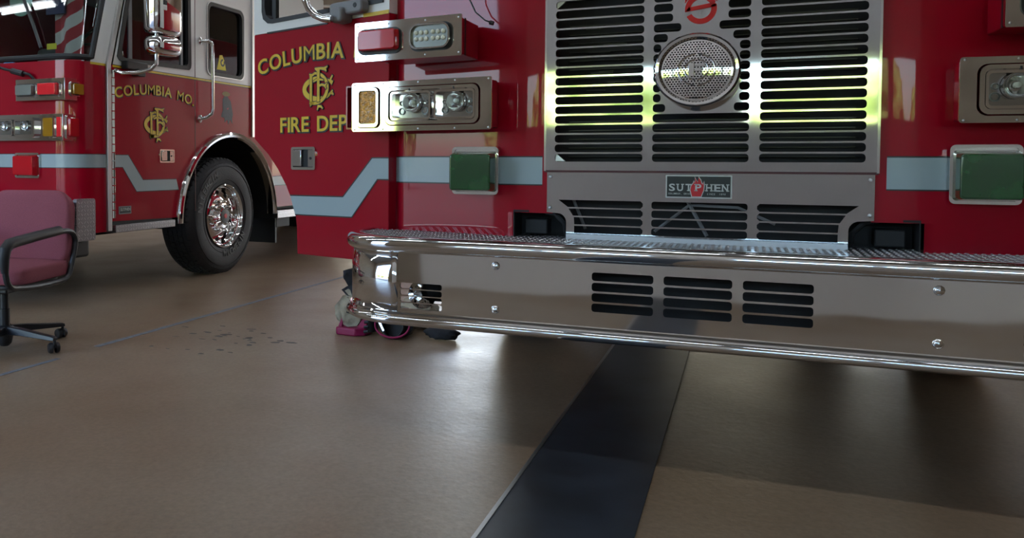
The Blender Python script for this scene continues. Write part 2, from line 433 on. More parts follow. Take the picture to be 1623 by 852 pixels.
# closed sectional door in front of the near engine, with a row of windows
door = thing('door_1', '', '', (-.15, YF, 0)); del door['label']; del door['category']; door['kind'] = 'structure'
rows = [(-.01, .51), (.508, 1.01), (1.008, 1.94), (1.938, 2.46), (2.458, 3.01), (3.008, 4.02)]
wins = [(-2.35, -1.66), (-1.58, -.66), (-.02, .90), (1.0, 1.95)]
for i, (z0, z1) in enumerate(rows):
    hs = [rrect(a, b, 1.34, 1.80, .04) for a, b in wins] if i == 2 else []
    plate(Fr((0, YF, 0), (1, 0, 0)), rrect(B1[0], B1[1], z0, z1, .01, 1), hs, .05, 'door_panel', DOORM, door)
for a, b in wins:
    MB().box(Fr((0, YF, 0), (1, 0, 0)), a - .01, b + .01, 1.33, 1.81, -.03, -.024).build('pane', glass('door_glass', (.92, .95, .92)) if 'door_glass' not in bpy.data.materials else bpy.data.materials['door_glass'], door)
# floor markings and a dark bluish strip running along the floor
struct(MB().box(TOP, -3.300, -3.262, 3.55, 13, .0, .0015).build('trim_1', BLUELINE))
struct(MB().box(TOP, -3.275, -3.245, -.8, 3.25, .0, .0015).build('trim_2', BLUELINE))
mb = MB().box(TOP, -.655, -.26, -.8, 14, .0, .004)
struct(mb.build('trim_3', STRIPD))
struct(MB().box(TOP, -.668, -.655, -.8, 14, .0, .006).build('trim_4', ALU))
mb = MB()
for i in range(34):
    cx = -2.75 + random.gauss(0, .22); cy = 3.98 + random.gauss(0, .22); L = random.uniform(.012, .038); W_ = random.uniform(.008, .022); t = random.uniform(-.3, .3)
    p = []
    for k in range(9):
        a = 2*pi*k/9; r = random.uniform(.6, 1.1); x, y = L*r*cos(a), W_*r*sin(a); p.append((cx + x*cos(t) - y*sin(t), cy + x*sin(t) + y*cos(t)))
    mb.prism(TOP, p, 0, .0008)
o = mb.build('floor_scuffs', STAIN, smooth=0); tag(o, 'scattered small dark scuff marks on the tan floor', 'scuff marks'); o['kind'] = 'stuff'
# fluorescent fixtures
k = 0
for yy in (1.7, 5.2, 9.6, 14.0):
    for i in range(10):
        x = -8.9 + i * 1.36
        t = thing('ceiling_light', 'long fluorescent ceiling fixture in a row across the garage', 'ceiling light', (x, yy, 4.92), 'fluorescent ceiling lights in rows')
        MB().box(TOP, x - .60, x + .60, yy - .08, yy + .08, 4.97, 5.03).build('housing', WHITE, t)
        MB().tube([(x - .58, yy - .035, 4.945), (x + .58, yy - .035, 4.945)], .019, 8).build('tube', TUBE, t)
        MB().tube([(x - .58, yy + .035, 4.945), (x + .58, yy + .035, 4.945)], .019, 8).build('tube', TUBE, t)
        MB().box(TOP, x - .01, x + .01, yy - .01, yy + .01, 5.03, ZC).build('hanger', ALU, t)
# outdoors, seen in the chrome and through the doors
struct(MB().box(TOP, -60, 50, -60, YF - .2, -.17, -.02).box(TOP, -60, 50, YR + .2, 60, -.17, -.02).build('trim_5', ASPH))
def crown(m, c, r, seed, n=3):
    bm = bmesh.new(); bmesh.ops.create_icosphere(bm, subdivisions=n, radius=1)
    vs = []
    for v in bm.verts:
        d = 1 + .35 * noise.noise(v.co * 2.2 + V((seed, 0, 0))) + .15 * noise.noise(v.co * 6 + V((seed, 3, 0)))
        vs.append(V(c) + V((v.co.x*r[0], v.co.y*r[1], v.co.z*r[2])) * d)
    bm.verts.index_update(); fs = [tuple(v.index for v in f.verts) for f in bm.faces]; bm.free(); m.add(vs, fs)
for i in range(9):
    x = -34 + i*7.4 + random.uniform(-.5, .5); y = -20 + random.uniform(-3, 3); h = random.uniform(2.6, 3.6)
    t = thing('tree', 'green leafy tree outside beyond the parking area', 'tree', (x, y, 0), 'trees outside the bay doors')
    MB().tube([(x, y, -.1), (x + .1, y, h*.5)], .22, 8).build('trunk', BARK, t)
    m = MB(); crown(m, (x, y, h*.72), (2.8, 2.2, h*.42), i*3.1, 4); m.build('crown', LEAF, t)

# ================================================================ near fire engine
CX1 = -.14
t1 = thing('fire_engine', 'near red fire engine with louvred chrome grille, chrome bumper and open cab door', 'fire engine', (CX1, 6, 0))
def mirror_path(left):
    """left: list of (X, Y, nx, ny) running from centre to the left side; returns full path left to right"""
    right = [(2*CX1 - x, y, -nx, ny) for (x, y, nx, ny) in left]
    return list(reversed(left)) + right[1:]
def arc_path(cx, cy, r, x0, y1, n=12):
    p = [(x0, cy - r, 0, -1)]
    for i in range(n + 1):
        a = pi/2 * i / n; p.append((cx - r*sin(a), cy - r*cos(a), -sin(a), -cos(a)))
    p.append((cx - r, y1, -1, 0)); return p
# --- cab skin (left half, from grille edge to side)
raw = [(-.66, 3.120), (-.75, 3.120), (-.82, 3.128), (-.90, 3.144), (-.98, 3.161), (-1.08, 3.182), (-1.18, 3.201), (-1.27, 3.218), (-1.33, 3.236), (-1.368, 3.27), (-1.385, 3.33), (-1.385, 3.40)]
fine = []
for i in range(len(raw) - 1):
    for k in range(4):
        t = k/4; p0 = raw[max(i-1, 0)]; p1 = raw[i]; p2 = raw[i+1]; p3 = raw[min(i+2, len(raw)-1)]
        fine.append(tuple(.5*((2*p1[j]) + (-p0[j]+p2[j])*t + (2*p0[j]-5*p1[j]+4*p2[j]-p3[j])*t*t + (-p0[j]+3*p1[j]-3*p2[j]+p3[j])*t**3) for j in (0, 1)))
fine.append(raw[-1])
def with_n(pts):
    out = []
    for i, (x, y) in enumerate(pts):
        x0, y0 = pts[max(i-1, 0)]; x1, y1 = pts[min(i+1, len(pts)-1)]; d = math.hypot(x1-x0, y1-y0); tx, ty = (x1-x0)/d, (y1-y0)/d
        out.append((x, y, ty, -tx) if False else (x, y, *( (-abs(ty), -abs(tx)) )))
    return out
CABL = with_n(fine)
CABR = [(2*CX1 - x, y, -nx, ny) for (x, y, nx, ny) in CABL]
def cab_sweep(path, prof, name, m, par=None, **k): return MB().sweep(path, prof).build(name, m, par or t1, **k)
inner = [p for p in CABL if p[0] <= -.808]
for path, inn in ((CABL, True), (CABR, True)):
    cab_sweep(path, [(0, .84), (0, 1.2), (0, 1.71)], 'front_panel', RED)
    cut = [p for p in path if abs(p[0] - CX1) >= .668]
    cut = [(CX1 + (-.668 if path is CABL else .668), 3.120, 0, -1)] + cut
    cab_sweep(cut, [(0, .735), (0, .84)], 'lower_front_panel', RED)
    cab_sweep(path, [(0, 1.71), (-.02, 1.80), (-.05, 1.90)], 'upper_front_panel', RED)
    cab_sweep(path, [(-.05, 1.9), (-.22, 2.75), (-.30, 2.85)], 'windscreen_pillar', WHITE)
    # silver stripe and its black edges
    cab_sweep([p for p in path if abs(p[0] - CX1) > .545], [(.002, .949), (.002, 1.051)], 'reflective_stripe', STRIPE)
    cab_sweep([p for p in path if abs(p[0] - CX1) > .545], [(.0025, 1.051), (.0025, 1.056)], 'stripe_edge', BLKVINYL)
    cab_sweep([p for p in path if abs(p[0] - CX1) > .545], [(.0025, .944), (.0025, .949)], 'stripe_edge', BLKVINYL)
    # rest of the bottom between hole edge and centre is behind the lower grille
MB().sweep([(-.69, 3.17, 0, -1), (.41, 3.17, 0, -1)], [(0, 1.9), (-.17, 2.75), (-.25, 2.85)]).build('windscreen', GLASSD, t1)
MB().sweep([(-.69, 3.125, 0, -1), (.41, 3.125, 0, -1)], [(0, 1.86), (-.03, 1.9)]).build('windscreen_sill', BLACK, t1)
# cab side, roof and rear
MB().box(TOP, -1.385, -1.33, 3.40, 3.46, .62, 2.8).build('door_pillar', RED, t1)
MB().box(TOP, -1.385, -1.33, 4.42, 6.9, 1.15, 2.8).build('cab_side', WHITE, t1)
MB().box(TOP, -1.385, -1.33, 5.55, 6.9, .6, 1.15).build('cab_side_lower', RED, t1)
MB().box(TOP, 1.05, 1.105, 3.40, 6.9, .62, 2.8).build('cab_side', RED, t1)
MB().box(TOP, -1.33, 1.05, 3.45, 6.85, 2.75, 2.85).build('cab_roof', WHITE, t1)
MB().box(TOP, -1.33, 1.05, 6.85, 6.9, .7, 2.8).build('cab_back', RED, t1)
MB().box(TOP, -1.33, 1.05, 3.4, 6.85, .95, 1.0).build('cab_floor', INT, t1)
MB().box(TOP, -1.0, .75, 4.0, 5.2, 1.0, 1.45).build('engine_cover', INT, t1, bevel=.05)
MB().box(TOP, -1.36, 1.08, 7.05, 12.2, .62, 2.9).build('rear_body', RED, t1, bevel=.01)
MB().box(TOP, -.7, .4, 3.5, 12, .55, .75).box(TOP, -.62, -.54, 3.3, 12, .42, .6).box(TOP, .26, .34, 3.3, 12, .42, .6).box(TOP, -1.1, .8, 4.95, 5.1, .45, .6).box(TOP, -1.1, .8, 10.1, 10.3, .45, .6).build('chassis', UNDER, t1)
# --- radiator block behind the grille
MB().box(TOP, -.665, .385, 3.22, 3.25, .76, 1.9).build('radiator', DARK, t1)
mb = MB()
for i in range(26): mb.box(TOP, -.62, .34, 3.205, 3.22, 1.02 + i*.033, 1.024 + i*.033)
for (z0, z1, x0, x1) in [(1.30 + random.random()*.25, 0, -.56 + random.random()*.1, 0) for i in range(16)]:
    mb.box(TOP, x0, x0 + random.uniform(.02, .09), 3.198, 3.205, z0, z0 + .004)
mb.build('radiator_fins', mat('radiator_metal', (.05, .05, .045), .4, .8), t1)
mb = MB().tube([(-.3, 3.19, .78), (-.18, 3.18, .88), (-.02, 3.18, .875), (.1, 3.18, .82)], .006, 6).build('cable', GREYMET, t1); mb = MB().tube([(-.19, 3.18, .9), (-.12, 3.18, .77)], .007, 6).build('cable', GREYMET, t1); mb = MB().tube([(-.6, 3.19, .9), (-.55, 3.19, .78)], .006, 6)
mb.build('cable', GREYMET, t1)
# --- upper grille sheet
G = Fr((0, 3.105, 0), (1, 0, 0))
holes = []
PITCH, SH = .0353, .0288
def slot(a, b, z, r=.011): holes.append(rrect(a, b, z, z + SH, r, 3))
for rI in range(26):
    z = 1.035 + rI * PITCH; zc = z + SH/2
    slot(-.652, -.337, z); slot(.044, .359, z)
    L, R_ = -.304, .011; cxs, czs = -.150, 1.347
    dz = abs(zc - czs)
    if dz < .142:
        hw = max(.06, math.sqrt(max(.165**2 - dz*dz, 0))) if dz > .07 else .15
        hw = min(hw, .128) if dz < .10 else hw
        slot(L, max(L + .026, cxs - hw), z); slot(min(R_ - .026, cxs + hw), R_, z)
    elif 1.50 < zc < 1.72:
        sl = .090 if zc > 1.53 else .062
        slot(L, cxs - sl, z); slot(cxs + sl, R_, z)
    else: slot(L, R_, z)
plate(G, [(-.690, 1.003), (.397, 1.003), (.397, 1.97), (-.690, 1.97)], holes, .006, 'grille_panel', STEEL, t1)
mb = MB().box(G, -.692, -.684, 1.0, 1.97, -.015, .002).box(G, .391, .399, 1.0, 1.97, -.015, .002)
mb.build('grille_edge', BRIGHTPL, t1)
MB().box(G, -.69, .397, .995, 1.003, -.014, -.001).build('grille_seam', mat('maroon_seal', (.06, .008, .01), .5), t1)  # narrow maroon strip filling the gap between the two grille sheets
for (a, b, q) in ((-.650, 1.037, 1), (-.650, 1.632, -1)):
    MB().prism(G, [(a, b), (a + .035, b), (a, b + q*.03)] if q > 0 else [(a, b + .0), (a + .035, b), (a, b - .03)], -.02, -.008).build('corner_bracket', ALU, t1)
# --- lower grille with badge
G2 = Fr((0, 3.112, 0), (1, 0, 0))
holes = []
LR = [.870, .8355, .801, .7665]
arcx = lambda z: -.635 if z > .86 else -.605 + .0
for i, z in enumerate((.866, .834, .802, .770)):
    h = .0265
    x0 = (-.637, -.600, -.580, -.578)[i]; x1 = (-.602, -.583, -.578, -.578)[i]
    p = rrect(x1, -.334, z, z + h, .009, 3)
    n4 = 4
    pl = [(-.334, z + h - .0), (x0, z + h), (x1, z), (-.334, z)] if i < 3 else [(-.334, z + h), (x0, z + h), (x0, z), (-.334, z)]
    pl = [(-.334 - .008, z + h), (x0, z + h), (x1, z), (-.334 - .008, z), (-.334, z + .008), (-.334, z + h - .008)]
    holes.append(pl)
    holes.append([(2*CX1 - .0065*2 - a, b) for a, b in pl])
    holes.append(rrect(-.304, .011, z, z + h, .009, 3))
ox = [(-.681, .995), (-.681, .845), (-.640, .842)]
for k in range(7):
    a = radians(90 - 90*k/6); ox.append((-.640 + .032*cos(a) + .0, .808 + .034*sin(a)))
ox += [(-.608, .742)]
outer = ox + [(2*(-.1465) - a, b) for a, b in reversed(ox)]
plate(G2, outer, holes, .006, 'lower_grille_panel', STEEL, t1)
bolts(G2, [(-.668, .978), (-.668, .862), (.375, .978), (.375, .862)], .004, .006, t1)
# black recesses beside the lower grille
for sx in (0, 1):
    X = (lambda x: x) if not sx else (lambda x: 2*(-.1465) - x)
    a0, a1 = sorted((X(-.808), X(-.606)))
    m = MB().box(TOP, a0, a1, 3.24, 3.26, .74, .85).box(TOP, a0 - .004, a0, 3.12, 3.26, .74, .85).box(TOP, a1, a1 + .004, 3.12, 3.26, .74, .85).box(TOP, a0, a1, 3.12, 3.26, .842, .85)
    m.build('recess', DARK, t1)
    c0 = X(-.735)
    MB().box(TOP, c0 - .045, c0 + .045, 3.17, 3.24, .755, .815).build('recess_lamp', UNDER, t1, bevel=.006)
    MB().tube([(X(-.62), 3.2, .75), (X(-.625), 3.18, .80), (X(-.66), 3.18, .835), (X(-.70), 3.2, .838)], .012, 8).build('hose', BLACK, t1)
# badge
bd = MB().box(G2, -.256, -.039, .908, .989, .004, .009).build('badge', SILVT, t1)
MB().box(G2, -.2515, -.0435, .9125, .9845, .009, .0105).build('badge_face', BADGEB, bd)
fl = [(-.170, .9115), (-.1765, .938), (-.173, .953), (-.1655, .962), (-.163, .971), (-.1605, .963), (-.1585, .972), (-.160, .985), (-.153, .972), (-.149, .966), (-.1465, .985), (-.1385, .974), (-.1345, .962), (-.1315, .958), (-.1285, .970), (-.1265, .953), (-.128, .936), (-.137, .9115)]
MB().prism(G2, fl, .0105, .0115).build('flame_border', SILVT, bd, smooth=0)
cxf, czf = -.150, .942
MB().prism(G2, [(cxf + (a - cxf)*.88, czf + (b - czf)*.90) for a, b in fl], .0115, .0122).build('flame', REDDEC, bd, smooth=0)
mb = MB()
ltr = 'SUTPHEN'; xs = [-.2345, -.2075, -.1795, -.1475, -.1125, -.0855, -.0610]
def slab(mb, ch, x, z, w_, h):
    g = glyph(ch, .022); gx = [v[0] for v in g[0]]; gy = [v[1] for v in g[0]]; c0 = (max(gx) + min(gx))/2; k = w_/(max(gx) - min(gx)); ky = h/.7
    mb.mesh(G2, ([(v[0] - c0, v[1], v[2]*.04) for v in g[0]], g[1]), x, z, .0126, 0, k, ky)
    def sf(a, b, wd=.010): mb.box(G2, a - wd/2, a + wd/2, b, b + .003, .0122, .0130)
    if ch in 'HN': 
        for s in (-1, 1): sf(x + s*w_*.42, z); sf(x + s*w_*.42, z + h - .003)
    if ch == 'U':
        for s in (-1, 1): sf(x + s*w_*.42, z + h - .003)
    if ch in 'TP': sf(x - (w_*.35 if ch == 'P' else 0), z)
    if ch == 'P' or ch == 'E': sf(x - w_*.42, z + h - .003); sf(x - w_*.42, z)
for ch, x in zip(ltr, xs): slab(mb, ch, x, .9335, .020, .0245)
for i, ch in enumerate('COLUMBUS, OHIO'):
    if ch != ' ': mb.mesh(G2, glyph(ch, .01), -.2465 + i*.0053, .9215, .0122, 0, .0068, .0078) if 0 else mb.mesh(G2, ([(v[0], v[1], v[2]*.03) for v in glyph(ch, .01)[0]], glyph(ch, .01)[1]), -.2445 + i*.0052, .9205, .0122, 0, .0068, .0085)
for i, ch in enumerate('SINCE  1890'):
    if ch != ' ': mb.mesh(G2, ([(v[0], v[1], v[2]*.03) for v in glyph(ch, .01)[0]], glyph(ch, .01)[1]), -.117 + i*.0056, .9205, .0122, 0, .0068, .0085)
mb.build('badge_lettering', SILVT, bd, smooth=0)
# round red S emblem
Z0 = 1.611; EX = -.149; EC = .004
mb = MB()
def arcpoly(r0, r1, d0, d1, cz=Z0, n=20):
    o = [(EX + r1*cos(radians(d0 + (d1-d0)*i/n)), cz + r1*sin(radians(d0 + (d1-d0)*i/n))) for i in range(n+1)]
    q = [(EX + r0*cos(radians(d0 + (d1-d0)*i/n)), cz + r0*sin(radians(d0 + (d1-d0)*i/n))) for i in range(n, -1, -1)]
    for i in range(n): mb.prism(G, [o[i], o[i+1], q[n-i-1], q[n-i]], .0005, EC)
ZE = 1.567
arcpoly(.034, .052, 24, 187, ZE); arcpoly(.034, .052, -152, 18, ZE)
mb.prism(G, [(EX - .052, ZE - .008), (EX + .050, ZE + .006), (EX + .045, ZE + .020), (EX - .040, ZE + .007)], .0004, EC)
mb.prism(G, [(EX - .052, ZE + .022), (EX - .052, ZE + .075), (EX - .030, ZE + .075), (EX - .030, ZE + .050)], .0004, EC - .001)
mb.prism(G, [(EX + .052, ZE + .022), (EX + .052, ZE + .075), (EX + .034, ZE + .075), (EX + .034, ZE + .045)], .0004, EC - .001)
mb.build('emblem', REDDEC, t1, smooth=0)
# --- siren speaker
G0 = G; G = Fr(tuple(G0.o + G0.z*1.343), tuple(G0.x)); G.z = G.z * .90; G.o = G.o - G.z*1.343
sp = MB().lathe(G, -.153, 1.343, [(.100, .0), (.120, .03), (.125, .07), (.132, .105), (.137, .122), (.137, .135), (.130, .145), (.121, .143), (.114, .132)], 56).build('siren_speaker', CHROME, t1)
mb = MB(); hp = .0098
mb2 = MB()
def dome(x, z): return .128 + .012 * (1 - (x*x + z*z)/.115**2)
for j in range(-14, 15):
    for i in range(-14, 15):
        x = (i + (.5 if j % 2 else 0)) * hp; z = j * hp * .866
        if math.hypot(x, z) > .109: continue
        R0 = hp / math.sqrt(3); r1 = .0031
        o6 = [(x + R0*cos(radians(90 + 60*k)), z + R0*sin(radians(90 + 60*k))) for k in range(6)]
        i6 = [(x + r1*cos(radians(90 + 60*k)), z + r1*sin(radians(90 + 60*k))) for k in range(6)]
        vs = [G(-.153 + a, 1.343 + b, dome(a, b)) for a, b in o6] + [G(-.153 + a, 1.343 + b, dome(a, b)) for a, b in i6] + [G(-.153 + a, 1.343 + b, dome(a, b) - .003) for a, b in i6]
        fs = []
        for k in range(6):
            l = (k+1) % 6; fs += [(k, l, 6+l, 6+k), (6+k, 6+l, 12+l, 12+k)]
        mb.add(vs, fs)
mb.lathe(G, -.153, 1.343, [(.1065, dome(.107, 0)), (.116, .128)], 48)
mb.build('speaker_mesh', CHROME, sp, smooth=20)
MB().lathe(G, -.153, 1.343, [(.0001, .11), (.112, .11), (.112, .108)], 32).build('speaker_cone', DARK, sp)
mb = MB()
for rr in (.058, .037):
    for q in range(4):
        a0 = q*90 + 6; pts = [G(-.153 + rr*cos(radians(a0 + 78*k/12)), 1.343 + rr*sin(radians(a0 + 78*k/12)), dome(rr, 0) + .002) for k in range(13)]
        mb.tube(pts, .0032, 6)
mb.build('speaker_ring', CHROME, sp)
mb = MB().box(G, -.178, -.160, 1.318, 1.368, .138, .146).box(G, -.160, -.128, 1.356, 1.366, .138, .144).box(G, -.160, -.136, 1.338, 1.346, .138, .144)
mb.build('speaker_emblem', CHROME, sp, bevel=.001)

G = G0
# --- bumper
BP = []
BL = arc_path(-1.18, 3.15, .30, CX1, 3.36, 16)
BPATH = mirror_path(BL)
fx0, fx1 = -1.18, 2*CX1 + 1.18
BF = Fr((0, 2.85, 0), (1, 0, 0))
holes = []
for (a, b) in ((-.468, -.269), (-.237, -.030), (.001, .200)):
    for i in range(4): holes.append(rrect(a, b, .526 + i*.0352, .526 + i*.0352 + .0285, .009, 3))
for (a, b) in ((-1.170, -1.006), (2*CX1 + 1.006, 2*CX1 + 1.170)):
    for i in range(4): holes.append(rrect(a, b, .4855 + i*.0252, .4855 + i*.0252 + .0215, .007, 3))
plate(BF, [(fx0, .455), (fx1, .455), (fx1, .705), (fx0, .705)], holes, .005, 'bumper_face', CHROME, t1)
left = [p for p in BPATH if p[0] <= fx0 + 1e-6]; right = [p for p in BPATH if p[0] >= fx1 - 1e-6]
for p in (left, right): MB().sweep(p, [(0, .455), (0, .58), (0, .705)]).build('bumper_end', CHROME, t1, solid=.004)
def rollprof(z0, z1, out, n=10, back=-.03):
    zc, h = (z0+z1)/2, (z1-z0)/2
    return [(back, z0 + .003)] + [(out*cos(pi/2*(-1 + 2*i/n)) - .002, zc + h*sin(pi/2*(-1 + 2*i/n))) for i in range(n+1)] + [(back, z1 - .002)]
MB().sweep(BPATH, rollprof(.693, .752, .028, 12), True).build('bumper_top_roll', CHROME, t1)
pr = [(-.03, .424)] + [(.026*cos(a) - .002, .441 + .019*sin(a)) for a in [radians(-90 + 15*i) for i in range(11)]] + [(.012, .458), (.010, .462), (.012, .466), (.008, .472), (-.002, .475), (-.03, .475)]
MB().sweep(BPATH, pr, True).build('bumper_bottom_roll', CHROME, t1)
for (a, b) in ((-.803, .664), (-.804, .508), (2*CX1 + .803, .664), (2*CX1 + .804, .508)):
    bolt(BF, a, b, 0, .0135, t1, CHROME)
MB().box(TOP, -1.15, .87, 2.97, 2.99, .50, .72).build('bumper_backing', DARK, t1)
for s in (0, 1):   # air horn bells behind the corner slots
    xx = -1.09 if not s else 2*CX1 + 1.09
    MB().lathe(Fr((0, 2.87, 0), (1, 0, 0)), xx, .54, [(.055, 0), (.04, -.03), (.02, -.08)], 20).build('air_horn', CHROME, t1)
# bumper deck of diamond plate
pts = [(x + nx*-.028, y + ny*-.028) for (x, y, nx, ny) in BPATH if y < 3.3]
deck = [(a, b) for a, b in pts] + [(1.02, 3.24), (-1.30, 3.24)]
MB().prism(TOP, deck, .738, .746).build('bumper_deck', mat('deck_aluminium', (.50, .50, .52), .3, 1), t1, smooth=0)
m = MB(); pt = .0225
for i in range(-60, 61):
    for j in range(0, 18):
        x = CX1 + i*pt; y = 2.895 + j*pt
        ax_ = abs(x - CX1)
        if y > 3.225 or ax_ > 1.30 or (ax_ > 1.04 and y < 3.15 and math.hypot(ax_ - 1.04, y - 3.15) > .255): continue
        sgn = 1 if (i + j) % 2 else -1; dx, dy = .7071, .7071*sgn
        P_ = lambda l, q, z: V((x + dx*l - dy*q, y + dy*l + dx*q, z))
        m.add([P_(-.0105, 0, .746), P_(0, -.0035, .746), P_(.0105, 0, .746), P_(0, .0035, .746), P_(-.005, 0, .7495), P_(.005, 0, .7495)],
              [(0, 1, 5, 4), (1, 2, 5), (2, 3, 4, 5), (3, 0, 4)])
o = m.build('tread_lugs', ALU, t1, smooth=0); o['kind'] = 'stuff'
# treadplate kick strip standing up behind the deck, in front of the grille
MB().box(G2, -.606, .313, .7465, .764, .004, .010).build('deck_flange', ALU, t1)
# yellow reflection-less service label on the bumper face is only a mirror image, so not built

# --- lamp housings on the cab corners
def lamp_frame(side, x, y):
    a = radians(7)
    if side == 0: return Fr((x, y, 0), (cos(a), -sin(a), 0))      # local a runs 0 (right end) to negative (left)
    return Fr((2*CX1 - x, y, 0), (cos(a), sin(a), 0))
def oval(fr, a0, a1, b0, b1, c0, c1, r, m, name, par, dome_=0, **k):
    p = rrect(a0, a1, b0, b1, r, 5); ca, cb = (a0+a1)/2, (b0+b1)/2
    q = [(ca + (x-ca)*(1-dome_), cb + (y-cb)*(1-dome_)) for x, y in p]
    return MB().prism(fr, p, c0, c1, q).build(name, m, par, **k)
for side in (0, 1):
    sg = 1 if side == 0 else -1
    # lower housing: headlamps and amber turn signal
    fr = lamp_frame(side, -.869, 3.012)
    def A(s): return -s*sg              # s measured from the grille side end
    def rng(s0, s1): return tuple(sorted((A(s0), A(s1))))
    a0, a1 = rng(0, .618)
    h = MB().prism(TOP, [(fr(A(.012), 0).x, fr(A(.012), 0).y + .066), (fr(A(.655), 0).x, fr(A(.655), 0).y + .066), (fr(A(.655), 0).x, 3.24), (fr(A(.012), 0).x, 3.16)][::sg], 1.166, 1.344).build('headlamp_housing', RED, t1, bevel=.006)
    w0, w1 = rng(.012, .655)
    MB().ring(fr, rrect(w0, w1, 1.166, 1.344, .004, 2), rrect(w0 + .006, w1 - .006, 1.172, 1.338, .004, 2), -.075, -.006).build('housing_wall', RED, h)
    MB().ring(fr, rrect(a0 + .004, a1 - .004, 1.160, 1.350, .004, 2), rrect(a0 + .012, a1 - .012, 1.170, 1.340, .004, 2), -.006, .0).build('gasket', BLACK, h)
    e = MB(); o4 = rrect(a0, a1, 1.155, 1.353, .008, 2)
    s0, s1 = rng(.045, .462); hb = rrect(s0, s1, 1.176, 1.332, .030, 6); s2, s3 = rng(.482, .596); ht = rrect(s2, s3, 1.168, 1.334, .022, 6)
    pl = plate(fr, o4, [hb, ht], .006, 'lamp_plate', CHROME, t1, c=.006)
    bolts(fr, [(A(s), z) for s in (.012, .15, .31, .47, .605) for z in (1.163, 1.345)], .006, .0035, pl)
    # headlamp bezel
    ca0, ca1 = rng(.050, .457)
    bz = MB().ring(fr, rrect(ca0, ca1, 1.180, 1.328, .028, 6), rrect(ca0 + .014, ca1 - .014, 1.193, 1.316, .020, 6), -.05, .012).build('headlamp_bezel', CHROME, t1)
    MB().box(fr, ca0 + .008, ca1 - .008, 1.185, 1.324, -.05, -.045).build('bezel_back', BRIGHTPL, bz)
    for (l0, l1) in ((.068, .241), (.256, .437)):
        q0, q1 = rng(l0, l1); qc = (q0 + q1)/2
        hl = MB().ring(fr, rrect(q0, q1, 1.198, 1.311, .014, 5), rrect(q0 + .008, q1 - .008, 1.206, 1.303, .010, 5), -.045, .006).build('headlamp', CHROME, t1)
        MB().box(fr, q0 + .004, q1 - .004, 1.202, 1.307, -.030, -.026).build('lamp_reflector', BRIGHTPL, hl)
        MB().lathe(fr, qc, 1.266, [(.037, -.004), (.034, -.012), (.022, -.024), (.010, -.028), (.0001, -.029)], 24).build('lamp_bowl', CHROME, hl)
        MB().lathe(fr, qc, 1.266, [(.040, -.022), (.040, -.003), (.037, -.003), (.037, -.022)], 24).build('lamp_rim', BRIGHTPL, hl)
        MB().lathe(fr, qc, 1.268, [(.0001, -.004), (.009, -.006), (.010, -.02)], 10).build('bulb', LED, hl)
        m = MB()
        for (dx, dz, rr) in ((-.052, -.028, .014), (.052, -.028, .015), (.052, .006, .010), (-.052, .004, .010)):
            m.lathe(fr, qc + dx, 1.262 + dz, [(rr, -.026), (rr, -.020), (rr*.8, -.020), (rr*.7, -.025)], 14)
        m.build('reflector_studs', CLEARD, hl)
        MB().prism(fr, rrect(q0 + .007, q1 - .007, 1.205, 1.304, .010, 5), .0, .003).build('lens', LENSG, hl, smooth=0)
        MB().tube([fr(qc, 1.312, .010), fr(qc, 1.322, .010)], .004, 8).build('adjuster', BLACK, hl)
    # amber turn signal
    q0, q1 = rng(.488, .590)
    ts = MB().ring(fr, rrect(q0, q1, 1.172, 1.330, .020, 6), rrect(q0 + .010, q1 - .010, 1.186, 1.320, .012, 6), -.01, .016).build('turn_signal', CHROME, t1)
    oval(fr, q0 + .009, q1 - .009, 1.185, 1.321, -.006, .010, .012, AMBERD, 'amber_lens', ts, .06, smooth=40)
    # upper housing: warning lamps
    fr = lamp_frame(side, -.955, 2.913)
    a0, a1 = rng(0, .463)
    h = MB().prism(TOP, [(fr(A(.008), 0).x, fr(A(.008), 0).y + .004), (fr(A(.44), 0).x, fr(A(.44), 0).y + .004), (fr(A(.34), 0).x, 3.18), (fr(A(.008), 0).x, 3.14)][::sg], 1.432, 1.566).build('warning_lamp_housing', RED, t1, bevel=.004)
    x0_, x1_ = sorted((fr(A(.0065), 0).x, fr(A(.009), 0).x))
    MB().box(TOP, x0_, x1_, 2.965, 2.98, 1.43, 1.568).build('gasket', BLACK, h)
    MB().box(fr, a0 + .003, a1 - .003, 1.428, 1.570, -.005, .0).build('gasket', BLACK, h)
    pl = MB().prism(fr, rrect(a0, a1, 1.423, 1.575, .005, 2), 0, .004).build('lamp_plate', CHROME, t1, smooth=0)
    bolts(fr, [(A(s), z) for s in (.012, .15, .31, .45) for z in (1.435, 1.563)], .004, .0035, pl)
    q0, q1 = rng(.252, .447)
    wl = MB().prism(fr, rrect(q0, q1, 1.448, 1.548, .03, 5), .004, .010).build('warning_lamp', BLACK, t1, smooth=0)
    oval(fr, q0 + .014, q1 - .006, 1.460, 1.540, .010, .040, .012, REDLENS, 'red_lens', wl, .06, bevel=.004, smooth=40)
    MB().box(fr, q0 + .02, q1 - .03, 1.47, 1.53, .010, .018).build('lens_core', REDLENS2, wl)
    q0, q1 = rng(.036, .216)
    wl = MB().prism(fr, rrect(q0, q1, 1.448, 1.552, .034, 6), .004, .009).build('led_lamp', BLACK, t1, smooth=0)
    MB().prism(fr, rrect(q0 + .008, q1 - .008, 1.456, 1.546, .03, 6), .009, .014).build('led_board', CLEARD, wl, smooth=0)
    for kx in range(6):
        for kz in range(2):
            xx = q0 + .032 + kx*.0215 + (.006 if kx > 2 else 0)
            MB().lathe(fr, xx, 1.492 + kz*.024, [(.009, .014), (.008, .019), (.004, .0215), (.0001, .022)], 10).build('led', LED, wl)
